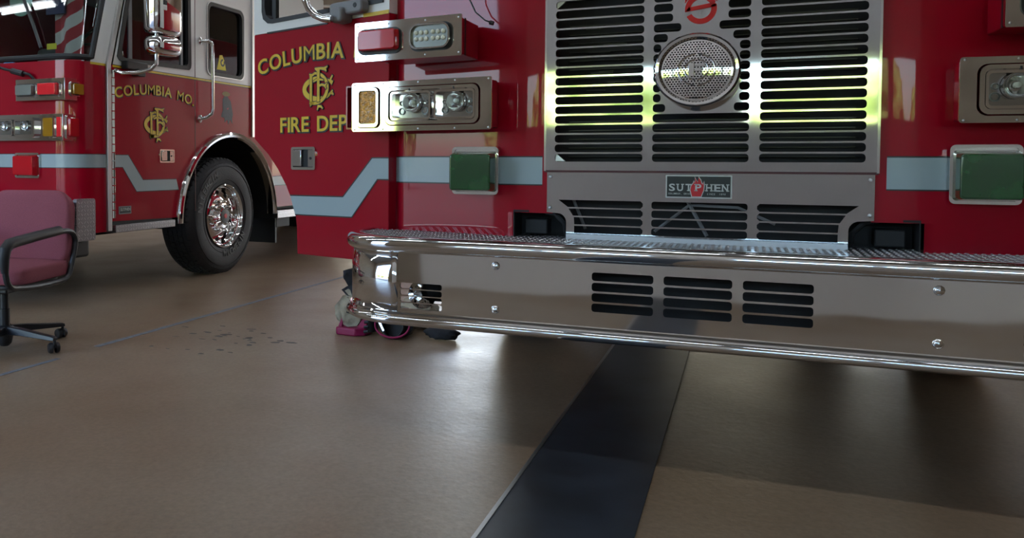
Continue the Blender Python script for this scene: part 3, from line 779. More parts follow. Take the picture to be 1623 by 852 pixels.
    MB().ring(fr, rrect(q0 + .006, q1 - .006, 1.454, 1.548, .032, 6), rrect(q0 + .012, q1 - .012, 1.460, 1.542, .028, 6), .014, .024).build('led_rim', BRIGHTPL, wl)
    # green marker lamp low on the cab face
    X = (lambda x: x) if side == 0 else (lambda x: 2*CX1 - x)
    gf = Fr((0, 3.121, 0), (1, 0, 0)); q0, q1 = sorted((X(-1.058), X(-.870)))
    gl = MB().ring(gf, rrect(q0, q1, .906, 1.092, .016, 4), rrect(q0 + .010, q1 - .010, .916, 1.082, .010, 4), -.01, .012).build('marker_lamp', CHROME, t1)
    MB().box(gf, q0 + .008, q1 - .008, .914, 1.084, -.005, .006).build('lamp_base', BRIGHTPL, gl)
    m = MB().prism(gf, rrect(q0 + .008, q1 - .006, .916, 1.075, .010, 4), .004, .088, rrect(q0 + .014, q1 - .012, .924, 1.062, .012, 4))
    m.build('green_lens', GREEN, gl, bevel=.006, seg=3)
    bolts(gf, [(q0 + .012, 1.08), (q1 - .012, 1.08), (q0 + .012, .918), (q1 - .012, .918)], .010, .003, gl)
# thin black antenna cable with a nub near the top of the cab face
MB().tube([(-1.0, 3.10, 1.80), (-.985, 3.095, 1.66), (-.96, 3.09, 1.61), (-.92, 3.085, 1.575), (-.895, 3.08, 1.565)], .003, 6).tube([(-.9, 3.08, 1.565), (-.885, 3.08, 1.560)], .008, 8).build('washer_hose', BLACK, t1)
# wheels of the near engine
def wheel(parent, cx, cy, side, w_=.31, R_=.53, detail=True):
    """side=+1: outer face towards +X"""
    fr = Fr((cx, cy, R_), (0, 1, 0)) if side > 0 else Fr((cx, cy, R_), (0, -1, 0))
    prof = [(.288, -.02), (.300, -.005), (.34, .004), (.42, .008), (.475, .0), (.505, -.016), (.522, -.035), (.53, -.055), (.53, -w_ + .055), (.515, -w_ + .02), (.45, -w_), (.30, -w_), (.285, -w_ + .02)]
    ty = MB().lathe(fr, 0, 0, prof, 64).build('tyre', TYRE, parent)
    if not detail: 
        MB().lathe(fr, 0, 0, [(.0001, -.1), (.29, -.1), (.29, -.02)], 32).build('rim', STEEL, parent); return
    m = MB()
    for k in range(60):   # tread blocks
        a = 2*pi*k/60
        for j in range(5):
            c0 = -.045 - j*(w_ - .09)/5; c1 = c0 - (w_ - .09)/5 + .018
            aa = a + (.03 if j % 2 else 0); da = .041
            p = [fr(r*cos(t), r*sin(t), c) for c in (c0, c1) for (r, t) in ((.526, aa - da), (.526, aa + da), (.5385, aa + da*.9), (.5385, aa - da*.9))]
            m.add(p, [(3, 2, 6, 7), (0, 4, 5, 1), (0, 3, 7, 4), (1, 5, 6, 2), (0, 1, 2, 3), (4, 7, 6, 5)])
        p = [fr(r*cos(t), r*sin(t), c) for (c, r) in ((-.004, .488), (-.045, .5385), (-.012, .474)) for t in (a - .035, a + .035)]
        m.add(p, [(0, 1, 3, 2), (4, 5, 1, 0)])
    o = m.build('tread', TYRE, ty, smooth=0); o['kind'] = 'stuff'
    m = MB()
    for (txt, d0) in (('MICHELIN', -92), ('MICHELIN', 112)):
        for i, ch in enumerate(txt):
            d = radians(d0 + i*8.2); g = glyph(ch, .03); gx = [v[0] for v in g[0]]; c0 = (max(gx)+min(gx))/2
            rr = .372; m.mesh(fr, ([(v[0]-c0, v[1], v[2]*.15) for v in g[0]], g[1]), rr*cos(d) + .0, rr*sin(d), .0085, d + pi/2 if d0 < 0 else d - pi/2, .070, .085)
    m.lathe(fr, 0, 0, [(.335, .004), (.337, .0075), (.340, .0045)], 64)
    m.lathe(fr, 0, 0, [(.458, .004), (.460, .0085), (.463, .003)], 64)
    m.build('sidewall_lettering', SIDEW, ty)
    prof = [(.292, -.022), (.292, .006), (.284, .010), (.276, .0), (.268, -.03), (.262, -.032), (.255, -.05), (.248, -.085), (.235, -.10), (.205, -.085), (.17, -.070), (.150, -.068), (.06, -.066)]
    rim = MB().lathe(fr, 0, 0, prof, 64).build('rim', CHROME, parent)
    m = MB()
    for k in range(10):
        a = 2*pi*(k + .5)/10; m.lathe(fr, .215*cos(a), .215*sin(a), [(.021, -.0905), (.021, -.0840), (.0185, -.0835), (.0001, -.0838)], 14)
    m.build('hand_holes', DARK, rim)
    for k in range(10):
        a = 2*pi*k/10; MB().lathe(fr, .135*cos(a), .135*sin(a), [(.018, -.07), (.018, -.055), (.0145, -.052), (.0135, -.025), (.008, -.018), (.0001, -.017)], 6 if 0 else 12).build('lug_nut', CHROME, rim)
    MB().lathe(fr, 0, 0, [(.095, -.07), (.092, -.045), (.080, -.02), (.078, -.004), (.070, .0)], 32).build('hub', CHROME, rim)
    MB().lathe(fr, 0, 0, [(.069, -.004), (.066, .004), (.030, .006), (.0001, .006)], 28).build('hub_cap', BADGEB, rim)
    MB().lathe(fr, 0, 0, [(.022, .006), (.021, .009), (.0001, .009)], 16).build('hub_centre', REDDEC, rim)
wheel(t1, -1.36, 5.02, -1, detail=False); wheel(t1, 1.08, 5.02, 1, detail=False); wheel(t1, -1.36, 10.2, -1, w_=.6, detail=False); wheel(t1, 1.08, 10.2, 1, w_=.6, detail=False)

# --- open cab door
AD = radians(19.4)
D = Fr((-1.36, 3.2, 0), (cos(AD), -sin(AD), 0))    # local a = -s
dr = [(-.010, 1.655), (-.010, .602), (-.227, .602), (-.593, .598), (-.597, .723), (-.606, .782), (-.638, .858), (-.679, .923), (-.735, .995), (-.807, 1.065), (-.865, 1.108), (-.914, 1.143), (-.914, 1.652)]
dm = MB().prism(D, dr, -.05, 0).build('cab_door', RED, t1, smooth=0, bevel=.004)
# white upper door frame with window opening
wn = [(-.06, 1.715), (-.76, 1.708), (-.79, 1.712), (-.822, 1.735), (-.832, 1.77), (-.832, 2.45), (-.80, 2.50), (-.14, 2.50), (-.09, 2.46), (-.06, 2.2)]
up = [(-.010, 1.656), (-.914, 1.653), (-.914, 2.62), (-.12, 2.62), (-.010, 2.2)]
plate(D, up, [wn], .05, 'door_window_frame', WHITE, dm, c=0)
cx_, cz_ = -.45, 2.1
MB().ring(D, [(cx_ + (a-cx_)*1.045, cz_ + (b-cz_)*1.035) for a, b in wn], [(cx_ + (a-cx_)*.985, cz_ + (b-cz_)*.985) for a, b in wn], -.045, .006).build('window_rubber', BLACK, dm)
MB().box(D, -.80, -.772, 1.72, 2.49, -.04, -.02).build('window_channel', BLACKP, dm)
MB().prism(D, wn, -.028, -.024).build('door_glass', glass('door_window_glass', (.90, .92, .92)), dm, smooth=0)
MB().box(D, -.81, -.384, 1.648, 1.656, .0, .004).build('belt_trim', BLKVINYL, dm)
MB().box(D, -.16, -.012, 1.652, 1.668, .0005, .003).build('gold_pinstripe', GOLD, dm)
# stripe on door
def poly_part(fr, poly, c0, c1, name, m, par): return MB().prism(fr, poly, c0, c1).build(name, m, par, smooth=0)
st = [(-.611, .782), (-.640, .873), (-.284, .878), (-.106, 1.049), (-.010, 1.049), (-.010, .957), (-.073, .957), (-.228, .788)]
st = [(-.605, .783), (-.641, .873), (-.284, .877), (-.106, 1.049), (-.010, 1.049), (-.010, .957), (-.073, .957), (-.228, .788)]
m = MB()
def strip_quads(m, fr, top, bot, c0, c1):
    for i in range(len(top) - 1): m.prism(fr, [bot[i], bot[i+1], top[i+1], top[i]], c0, c1)
tp = [(-.641, .873), (-.284, .877), (-.106, 1.049), (-.010, 1.049)]; bt = [(-.605, .783), (-.228, .788), (-.073, .957), (-.010, .957)]
strip_quads(m, D, tp, bt, .0008, .0022); m.build('reflective_stripe', STRIPE, dm, smooth=0)
m = MB(); ribbon_mb(m, D, tp, [.006]*4, .0022, .003); ribbon_mb(m, D, bt, [.006]*4, .0022, .003); m.build('stripe_edge', BLKVINYL, dm, smooth=0)
lettering('COLUMBIA MO.', D, -.868, -.015, 1.497, .100, .045, dm, sy=1)
monogram(D, -.447, 1.366, .20, dm)
lettering('FIRE DEPT.', D, -.706, -.150, 1.171, .098, 0, dm, gap=.12)
def paddle(fr, a0, a1, b0, b1, par, vertical=True):
    h = MB().ring(fr, rrect(a0, a1, b0, b1, .010, 3), rrect(a0 + .012, a1 - .012, b0 + .012, b1 - .012, .005, 3), -.01, .008).build('door_handle', CHROME, par)
    MB().box(fr, a0 + .010, a1 - .010, b0 + .010, b1 - .010, .0, .0015).build('handle_pan', DARK, h)
    w_ = a1 - a0
    MB().box(fr, a0 + .016, a0 + w_*.46, b0 + .016, b1 - .014, .0015, .014).build('paddle', BRIGHTPL, h, bevel=.003)
    MB().box(fr, a0 + w_*.70, a1 - .014, b0 + .014, b1 - .014, .0, .006).build('lock_plate', BRIGHTPL, h)
    MB().lathe(fr, a0 + w_*.80, (b0 + b1)/2, [(.007, .006), (.006, .010), (.0001, .010)], 10).build('lock', BLACK, h)
paddle(D, -.628, -.462, .994, 1.100, dm)
MB().tube([D(-.02, .62, -.012), D(-.02, 1.64, -.012)], .006, 8).build('hinge', RED, dm)
# mirror bracket and arm on the door
br = MB().prism(D, rrect(-.325, -.125, 1.668, 1.725, .018, 4), .0, .05).prism(D, rrect(-.295, -.225, 1.635, 1.70, .015, 4), .0, .075).build('mirror_bracket', GREYMET, dm, bevel=.008)
MB().lathe(D, -.165, 1.700, [(.011, .05), (.010, .052), (.0001, .0521)], 12).build('bracket_hole', BLACK, br)
MB().tube([D(-.262, 1.645, .09), D(-.31, 1.652, .095), D(-.36, 1.672, .10), D(-.40, 1.705, .10), D(-.425, 1.745, .10), D(-.432, 1.80, .10), D(-.435, 2.5, .10)], .016, 12).build('mirror_arm', CHROME, dm)
MB().prism(D, rrect(-.55, -.32, 2.0, 2.42, .04, 4), .08, .20).build('mirror_head', CHROME, dm, bevel=.02)

# ================================================================ far fire engine (left)
CX2 = -5.60; SX = -4.38
t2 = thing('fire_engine', 'far fire engine on the left, red and white with closed doors, behind the office chair', 'fire engine', (CX2, 8, 0))
def m2x(x): return 2*CX2 - x
def foot2(side_x, front_y, r, y1, n=14):
    cx, cy = side_x - r, front_y + r
    R_ = [(CX2, front_y, 0, -1)] + [(cx + r*sin(pi/2*i/n), cy - r*cos(pi/2*i/n), sin(pi/2*i/n), -cos(pi/2*i/n)) for i in range(n+1)] + [(side_x, y1, 1, 0)]
    L = [(m2x(x), y, -nx, ny) for x, y, nx, ny in R_]
    return list(reversed(L))[:-1] + R_
FP = foot2(SX, 4.545, .20, 4.86)
MB().sweep(FP, [(0, .50), (0, 1.1), (0, 1.757)]).build('cab_front', RED, t2)
m = MB().sweep(FP, [(.0015, .984), (.0015, 1.080)]); m.build('reflective_stripe', STRIPE, t2)
MB().sweep(FP, [(.002, .979), (.002, .984)]).sweep(FP, [(.002, 1.08), (.002, 1.085)]).build('stripe_edge', BLKVINYL, t2)
MB().sweep([p for p in FP if p[1] > 4.70 and p[0] > CX2], [(.0015, 1.740), (.0015, 1.757)]).build('gold_pinstripe', GOLD, t2)
LEAN = .27
def leanp(z): return (z - 1.757) * LEAN
def sweep_lean(path, zs, off=0):
    m = MB(); P = len(zs)
    m.v = [V((x + nx*off, y + ny*off + leanp(z), z)) for (x, y, nx, ny) in path for z in zs]
    m.f = [(i*P + k, (i+1)*P + k, (i+1)*P + k + 1, i*P + k + 1) for i in range(len(path)-1) for k in range(P-1)]
    return m
WSP = [p for p in FP if p[1] < 4.545 + .2*(1 - cos(radians(82))) + .0001]
sweep_lean(WSP, [1.80, 2.2, 2.68], .002).build('windscreen', GLASS, t2)
# rubber surround
rub = [V((x + nx*.006, y + ny*.006 + leanp(z), z)) for (x, y, nx, ny, z) in
       [(*p, 1.785) for p in WSP]]
rub2 = [V((x + nx*.006, y + ny*.006 + leanp(2.69), 2.69)) for (x, y, nx, ny) in reversed(WSP)]
MB().tube(rub + rub2, .022, 8, closed=True).build('windscreen_rubber', BLACK, t2)
aft = [p for p in FP if p[0] > CX2 and p[1] > WSP[-1][1] - .001]
pil = aft + [(SX, 4.93, 1, 0)]
sweep_lean(pil, [1.757, 2.3, 2.8]).build('windscreen_pillar', WHITE, t2)
sweep_lean([(m2x(x), y, -nx, ny) for x, y, nx, ny in pil], [1.757, 2.3, 2.8]).build('windscreen_pillar', WHITE, t2)
sweep_lean(FP, [2.70, 2.85]).build('brow', WHITE, t2)
# side skins
SF = Fr((SX, 0, 0), (0, 1, 0))
def arch_pts(cy, cz, r, d0, d1, n=28): return [(cy + r*cos(radians(d0 + (d1-d0)*i/n)), cz + r*sin(radians(d0 + (d1-d0)*i/n))) for i in range(n+1)]
AC, AZ, AR = 6.497, .505, .775
low = [(4.86, 1.757), (4.86, .505), (4.915, .505), (4.915, .575), (5.66, .56)] + [p for p in arch_pts(AC, AZ, AR, 176, 4)] + [(7.30, .57), (8.35, .57), (8.35, 1.757)]
plate(SF, low, [], .03, 'cab_side_lower', RED, t2)
fw = [(4.995, 1.84), (5.015, 1.815), (5.045, 1.806), (5.85, 1.828), (5.872, 1.845), (5.878, 1.875), (5.872, 2.56), (5.83, 2.60), (5.20, 2.60), (5.165, 2.57)]
rw = rrect(6.132, 6.705, 1.808, 2.445, .07, 5)
upp = [(4.88, 1.757), (8.35, 1.757), (8.35, 2.85), (5.16, 2.85)]
plate(SF, upp, [fw, rw], .03, 'cab_side_upper', WHITE, t2)
def inset(poly, k_): 
    ca = sum(p[0] for p in poly)/len(poly); cb = sum(p[1] for p in poly)/len(poly)
    out = []
    for a, b in poly:
        d = math.hypot(a-ca, b-cb); out.append((ca + (a-ca)*(d + k_)/d, cb + (b-cb)*(d + k_)/d))
    return out
MB().ring(SF, inset(fw, .022), inset(fw, -.03), -.03, .008).build('door_window_rubber', BLACK, t2)
MB().ring(SF, inset(rw, .012), inset(rw, -.030), -.03, .010).build('rear_window_rubber', BLACK, t2)
MB().ring(SF, inset(rw, .016), inset(rw, .008), -.01, .012).build('rear_window_trim', ALU, t2)
MB().prism(SF, fw, -.024, -.02).build('door_glass', GLASSD, t2, smooth=0)
MB().prism(SF, rw, -.024, -.02).build('rear_side_glass', GLASSD, t2, smooth=0)
MB().box(SF, 5.125, 5.165, 1.81, 2.58, -.03, -.012).box(SF, 5.775, 5.80, 1.83, 2.58, -.03, -.010).build('window_channel', GREYMET, t2)
# door lines, pinstripe
MB().box(SF, 5.952, 5.960, .6, 2.75, -.002, .0012).build('door_gap', mat('seam_dark', (.08, .02, .02), .5), t2)
m = MB().box(SF, 4.93, 6.84, 1.742, 1.757, .0, .002); m.build('gold_pinstripe', GOLD, t2)
MB().box(SF, 4.93, 6.84, 1.757, 1.762, .0, .002).box(SF, 4.93, 6.84, 1.737, 1.742, .0, .002).build('pinstripe_edge', BLKVINYL, t2)
# polished strip and hinge in front of the door
tr = MB()
pts = [(4.868, .505), (4.868, 1.76), (5.20, 2.80)]
tr.prism(SF, [(4.850, .505), (4.892, .505), (4.892, 1.757), (5.172, 2.80), (5.130, 2.80), (4.850, 1.757)], .0, .022)
tr.build('door_post_trim', ALU, t2, smooth=0, bevel=.003)
m = MB()
for i in range(18): m.tube([SF(4.922, .60 + i*.0625, .010), SF(4.922, .655 + i*.0625, .010)], .0125, 8)
m.build('piano_hinge', CHROME, t2)
MB().box(SF, 6.845, 6.885, .9 + .37, 2.8, 0, .02).build('rear_door_post_trim', ALU, t2)
# stripe on side
tp = [(4.915, 1.080), (5.096, 1.080), (5.268, .884), (5.688, .884)]; bt = [(4.915, .984), (5.03, .984), (5.190, .792), (5.722, .792)]
m = MB(); strip_quads(m, SF, tp, bt, .0005, .002); m.build('reflective_stripe', STRIPE, t2, smooth=0); m = MB(); strip_quads(m, SF, [(7.20, .884), (8.35, .884)], [(7.235, .792), (8.35, .792)], .0005, .002); m.build('reflective_stripe', STRIPE, t2, smooth=0)
m = MB()
for q in (tp, bt, [(7.20, .884), (8.35, .884)], [(7.235, .792), (8.35, .792)]): ribbon_mb(m, SF, q, [.006]*len(q), .002, .003)
m.build('stripe_edge', BLKVINYL, t2, smooth=0)
dl = lettering('COLUMBIA MO.', SF, 4.955, 5.925, 1.568, .112, .058, t2)
monogram(SF, 5.430, 1.330, .285, t2)
paddle(SF, 5.470, 5.660, 1.020, 1.130, t2)
# decal: small dark figure with a round ochre hat
dg = MB().prism(SF, [(6.37, 1.60), (6.40, 1.635), (6.45, 1.63), (6.50, 1.59), (6.535, 1.47), (6.52, 1.425), (6.53, 1.38), (6.49, 1.42), (6.46, 1.375), (6.44, 1.415), (6.40, 1.39), (6.40, 1.43), (6.345, 1.44), (6.37, 1.50)], .0005, .0015).build('dark_decal', DECALD, t2, smooth=0)
MB().prism(SF, [(6.425 + .062*cos(t), 1.652 + .022*sin(t)) for t in [2*pi*i/16 for i in range(16)]], .001, .002).build('decal_hat', DECALO, dg, smooth=0)
MB().prism(SF, [(6.435, 1.52), (6.465, 1.53), (6.46, 1.515), (6.44, 1.508)], .0015, .0022).build('decal_mark', REDDEC, dg, smooth=0)
# yellow sticker in the rear side window
stk = MB().prism(SF, [(6.31, 1.868), (6.455, 1.868), (6.43, 1.95), (6.395, 2.005), (6.355, 2.0), (6.335, 1.94)], -.02, -.018).build('yellow_sticker', YELLOW, t2, smooth=0)
MB().lathe(SF, 6.40, 1.935, [(.035, -.018), (.034, -.0172), (.018, -.0172), (.017, -.018)], 12, radians(80), radians(400)).build('sticker_mark', BLKVINYL, stk)
# maker plate low on the door
mp = MB().box(SF, 4.985, 5.125, .624, .684, .0, .004).build('maker_plate', GREYMET, t2)
MB().box(SF, 4.995, 5.115, .632, .676, .004, .005).build('plate_face', BLACK, mp)
lettering('SUTPHEN', SF, 5.0, 5.11, .648, .034, 0, mp, c=.0045, mats=(SILVT, BLACK), outline=0)
# sill step of diamond plate under the door, and one behind the wheel
MB().box(SF, 4.925, 5.640, .488, .545, -.12, .028).build('step', TREAD_YZ, t2, bevel=.003)
MB().box(SF, 4.925, 5.640, .545, .575, -.10, -.004).build('step_recess', DARK, t2)
MB().box(SF, 7.30, 8.35, .455, .535, -.12, .028).build('step', TREAD_YZ, t2, bevel=.003)
MB().box(SF, 7.34, 7.62, .36, .455, -.3, -.02).build('step_bracket', UNDER, t2)
# wheel arch
m = MB(); N = 40; prof = [(-.028, -.06), (-.034, .012), (-.022, .030), (-.002, .036), (.020, .028), (.030, .010), (.030, -.005)]
vs = []; 
for i in range(N + 1):
    d = radians(180 - 180*i/N)
    for (dr_, c) in prof: vs.append(SF(AC + (AR + dr_)*cos(d), AZ + (AR + dr_)*sin(d)*1.0, c))
P = len(prof); fs = [(i*P + k, (i+1)*P + k, (i+1)*P + k + 1, i*P + k + 1) for i in range(N) for k in range(P-1)]
m.add(vs, fs); m.build('wheel_arch_trim', CHROME, t2)
m = MB(); vs = []
for i in range(N + 1):
    d = radians(184 - 188*i/N)
    for c in (.0, -.62): vs.append(SF(AC + (AR - .005)*cos(d), AZ + (AR - .005)*sin(d), c))
m.add(vs, [(2*i, 2*i+1, 2*i+3, 2*i+2) for i in range(N)]); m.build('wheel_well', DARK, t2)
MB().box(SF, AC - .78, AC + .78, .55, 1.3, -.66, -.62).build('wheel_well_back', DARK, t2)
wheel(t2, SX - .01, 6.42, 1, w_=.34)
wheel(t2, m2x(SX) + .01, 6.42, -1, detail=False); wheel(t2, SX - .02, 11.6, 1, w_=.6, detail=False); wheel(t2, m2x(SX) + .02, 11.6, -1, w_=.6, detail=False)
MB().box(SF, 7.33, 7.36, .2, .7, -.55, -.02).build('mud_flap', BLACK, t2)
# cab volume
MB().box(TOP, m2x(SX), m2x(SX) + .03, 4.86, 8.35, .55, 2.85).build('cab_side', RED, t2)
MB().box(TOP, m2x(SX) + .03, SX - .03, 5.1, 8.3, 2.78, 2.86).build('cab_roof', WHITE, t2)
MB().box(TOP, m2x(SX) + .03, SX - .04, 8.28, 8.34, .6, 2.8).build('cab_back', INT, t2)
MB().box(TOP, m2x(SX) + .03, SX - .66, 4.72, 8.28, .98, 1.02).build('cab_floor', INT, t2)
MB().box(TOP, m2x(SX) + .03, SX - .05, 4.78, 5.25, 1.02, 1.72).build('dashboard', INT, t2, bevel=.04)
MB().box(TOP, m2x(SX) + .02, SX - .03, 8.5, 12.6, .62, 2.35).build('rear_body', RED, t2, bevel=.01)
MB().box(TOP, -6.2, -5.0, 4.9, 12.6, .55, .75).box(TOP, -6.15, -6.05, 4.6, 12.6, .40, .6).box(TOP, -5.15, -5.05, 4.6, 12.6, .40, .6).box(TOP, -6.6, -4.6, 6.35, 6.5, .42, .56).box(TOP, -6.6, -4.6, 11.5, 11.7, .42, .58).build('chassis', UNDER, t2)
for xx in (-6.25, -4.98):
    st_ = MB().box(TOP, xx - .25, xx + .25, 5.75, 6.25, 1.1, 1.45).build('cab_seat', SEATG, t2, bevel=.05)
    MB().box(TOP, xx - .24, xx + .24, 6.2, 6.35, 1.4, 2.15).build('seat_back', SEATG, st_, bevel=.05)
WSF = Fr((-4.98, 5.45, 2.02), (1, 0, 0), (0, .55, .83))
sw = MB().tube([WSF(.22*cos(2*pi*i/32), .22*sin(2*pi*i/32), 0) for i in range(32)], .014, 8, closed=True).build('steering_wheel', BLACKP, t2)
MB().tube([WSF(-.2, 0, 0), WSF(.2, 0, 0)], .012, 6).tube([WSF(0, 0, 0), (-4.98, 5.2, 1.65)], .03, 8).build('steering_column', BLACKP, sw)
MB().box(TOP, -5.18, -4.80, 5.75, 5.80, 1.72, 2.25).box(TOP, -5.0, -4.97, 5.74, 5.75, 1.72, 2.25).build('map_board', TAN, t2)
MB().lathe(Fr((-5.707, 5.3, 2.40), (1, 0, 0)), 0, 0, [(.0001, .02), (.08, .015), (.13, .0), (.13, -.01)], 24).build('interior_mirror', PALEG, t2)
MB().box(Fr((-4.955, 4.90, 1.925), (1, 0, 0)), -.05, .05, -.025, .02, 0, .002).build('yellow_label', YELLOW, t2)
# wiper
wp = MB().tube([(-4.70, 4.545, 1.85), (-4.80, 4.575, 2.02), (-4.92, 4.62, 2.18), (-5.06, 4.68, 2.36)], .013, 6).build('wiper_blade', BLACKP, t2)
MB().tube([(-5.10, 4.50, 1.73), (-4.98, 4.49, 1.70), (-4.86, 4.50, 1.68), (-4.78, 4.51, 1.66), (-4.75, 4.53, 1.62)], .011, 6).tube([(-4.93, 4.49, 1.69), (-4.83, 4.50, 1.665)], .022, 8).build('wiper_arm', BLACKP, wp)
lettering('20', Fr((0, 4.59, 0), (1, 0, 0)), -4.445, -4.405, 1.675, .05, 0, t2, c=-.0, outline=0) if 0 else None
# lamps: upper warning row
UF = Fr((0, 4.500, 0), (1, 0, 0)); US = Fr((-4.432, 0, 0), (0, 1, 0))
h = MB().box(TOP, -4.90, -4.436, 4.504, 4.72, 1.472, 1.618).build('warning_lamp_housing', RED, t2)
MB().box(UF, -4.902, -4.432, 1.468, 1.623, 0, .004).box(US, 4.497, 4.715, 1.468, 1.623, -.002, .003).build('lamp_plate', CHROME, t2, bevel=.001)
def small_lamp(fr, a0, a1, b0, b1, lens, name, dep=.03):
    o = MB().prism(fr, rrect(a0, a1, b0, b1, .02, 4), .003, .010).build(name, BLACK, t2, smooth=0)
    oval(fr, a0 + .008, a1 - .008, b0 + .008, b1 - .008, .010, .010 + dep, .012, lens, 'lens', o, .08, bevel=.003)
    MB().ring(fr, rrect(a0 - .004, a1 + .004, b0 - .004, b1 + .004, .022, 4), rrect(a0 + .004, a1 - .004, b0 + .004, b1 - .004, .016, 4), .003, .014).build('lamp_rim', BRIGHTPL, o)
small_lamp(UF, -4.885, -4.700, 1.494, 1.592, CLEARD, 'clear_warning_lamp')
small_lamp(UF, -4.670, -4.475, 1.494, 1.598, REDLENS2, 'red_warning_lamp')
small_lamp(US, 4.548, 4.680, 1.500, 1.598, AMBER, 'amber_warning_lamp', .02)
# lower row: headlamps, amber and red wraparound
h = MB().box(TOP, -5.52, -4.455, 4.504, 4.74, 1.182, 1.362).build('headlamp_housing', RED, t2)
MB().box(UF, -5.52, -4.452, 1.178, 1.368, 0, .004).box(Fr((-4.452, 0, 0), (0, 1, 0)), 4.497, 4.73, 1.178, 1.368, -.002, .003).build('lamp_plate', CHROME, t2, bevel=.001)
bz = MB().ring(UF, rrect(-5.12, -4.69, 1.198, 1.345, .03, 5), rrect(-5.105, -4.705, 1.210, 1.333, .022, 5), .0, .035).build('headlamp_bezel', CHROME, t2)
for (a0, a1) in ((-5.098, -4.915), (-4.895, -4.715)):
    hl = MB().ring(UF, rrect(a0, a1, 1.214, 1.330, .012, 4), rrect(a0 + .008, a1 - .008, 1.222, 1.322, .008, 4), .004, .028).build('headlamp', CHROME, t2)
    MB().box(UF, a0 + .005, a1 - .005, 1.218, 1.326, .003, .006).build('lamp_reflector', BRIGHTPL, hl)
    MB().lathe(UF, (a0+a1)/2, 1.285, [(.036, .020), (.030, .012), (.015, .007), (.0001, .006)], 20).build('lamp_bowl', CHROME, hl)
    MB().lathe(UF, (a0+a1)/2, 1.285, [(.040, .006), (.040, .020), (.036, .020)], 20).build('lamp_rim', BRIGHTPL, hl)
    MB().box(UF, a0 + .007, a1 - .007, 1.221, 1.323, .024, .026).build('lens', LENSG, hl)
m = MB().ring(UF, rrect(-4.640, -4.520, 1.196, 1.352, .018, 4), rrect(-4.628, -4.532, 1.208, 1.340, .012, 4), .003, .02).build('turn_signal', CHROME, t2)
MB().box(UF, -4.630, -4.530, 1.206, 1.342, .003, .015).build('amber_lens', AMBER, m, bevel=.004)
SL = Fr((-4.449, 0, 0), (0, 1, 0))
m = MB().ring(SL, rrect(4.520, 4.725, 1.190, 1.358, .014, 4), rrect(4.532, 4.713, 1.203, 1.345, .010, 4), .0, .012).build('side_marker_lamp', CHROME, t2)
MB().prism(SL, rrect(4.530, 4.715, 1.200, 1.347, .010, 4), .0, .028, rrect(4.540, 4.705, 1.21, 1.338, .010, 4)).build('red_lens', REDLENS, m)
MB().box(Fr((0, 4.5, 0), (1, 0, 0)), -4.502, -4.462, 1.205, 1.345, .003, .012).build('red_reflector', REDLENS2, m)
# red square marker on the stripe
RF = Fr((0, 4.540, 0), (1, 0, 0))
m = MB().ring(RF, rrect(-4.952, -4.712, .905, 1.090, .016, 4), rrect(-4.938, -4.726, .919, 1.076, .012, 4), -.005, .014).build('marker_lamp', CHROME, t2)
MB().box(RF, -4.94, -4.724, .917, 1.078, .0, .006).build('lamp_base', BRIGHTPL, m)
MB().prism(RF, rrect(-4.940, -4.728, .920, 1.075, .010, 4), .004, .055, rrect(-4.932, -4.738, .928, 1.066, .012, 4)).build('red_lens', REDLENS, m, bevel=.004)
m = MB(); m.box(RF, -4.84, -4.828, .93, 1.06, .055, .058); m.box(RF, -4.815, -4.806, .93, 1.06, .055, .058)
# bumper of far engine
B2 = foot2(-4.40, 4.12, .22, 4.50)
MB().sweep(B2, [(0, .45), (0, .60), (0, .690)]).build('bumper_face', CHROME, t2, solid=.004)
MB().sweep(B2, [(-.03, .69), (0, .69), (.018, .70), (.024, .715), (.018, .73), (0, .742), (-.03, .742)], True).build('bumper_top_roll', CHROME, t2)
MB().sweep(B2, [(-.03, .42), (0, .42), (.018, .43), (.022, .445), (.012, .46), (-.03, .462)], True).build('bumper_bottom_roll', CHROME, t2)
pts = [(x - nx*.028, y - ny*.028) for x, y, nx, ny in B2]
MB().prism(TOP, pts, .735, .745).build('bumper_deck', TREAD_XY, t2, smooth=0)
# extension box of diamond plate on the corner behind the bumper
MB().box(TOP, -5.62, -4.83, 4.30, 4.53, .70, .795).build('tread_box', TREAD_XZ, t2, bevel=.004)
MB().box(TOP, -5.60, -5.20, 4.36, 4.50, .795, .86).build('hose_coupling', BLACKP, t2, bevel=.02)
cp = rrect(4.54, 4.745, .452, .758, .03, 4)
MB().prism(Fr((-4.385, 0, 0), (0, 1, 0)), rrect(4.545, 4.735, .450, .757, .022, 4), -.03, .008).build('corner_plate', TREAD_YZ, t2, smooth=0)
MB().box(TOP, -4.78, -4.40, 4.50, 4.70, .33, .46).build('tow_bracket', BLACK, t2, bevel=.02)
# handrail
rl = MB().tube([SF(6.035, 2.085, .02), SF(6.055, 2.085, .07), SF(6.085, 2.07, .085), SF(6.095, 2.03, .085), SF(6.095, 1.49, .085), SF(6.085, 1.45, .08), SF(6.055, 1.42, .05), SF(6.02, 1.405, .01)], .0165, 12).build('handrail', CHROME, t2)
MB().lathe(SF, 6.025, 2.085, [(.036, 0), (.034, .012), (.016, .022)], 18).build('rail_foot', CHROME, rl)
MB().lathe(SF, 6.015, 1.405, [(.036, 0), (.034, .012), (.016, .022)], 18).build('rail_foot', CHROME, rl)
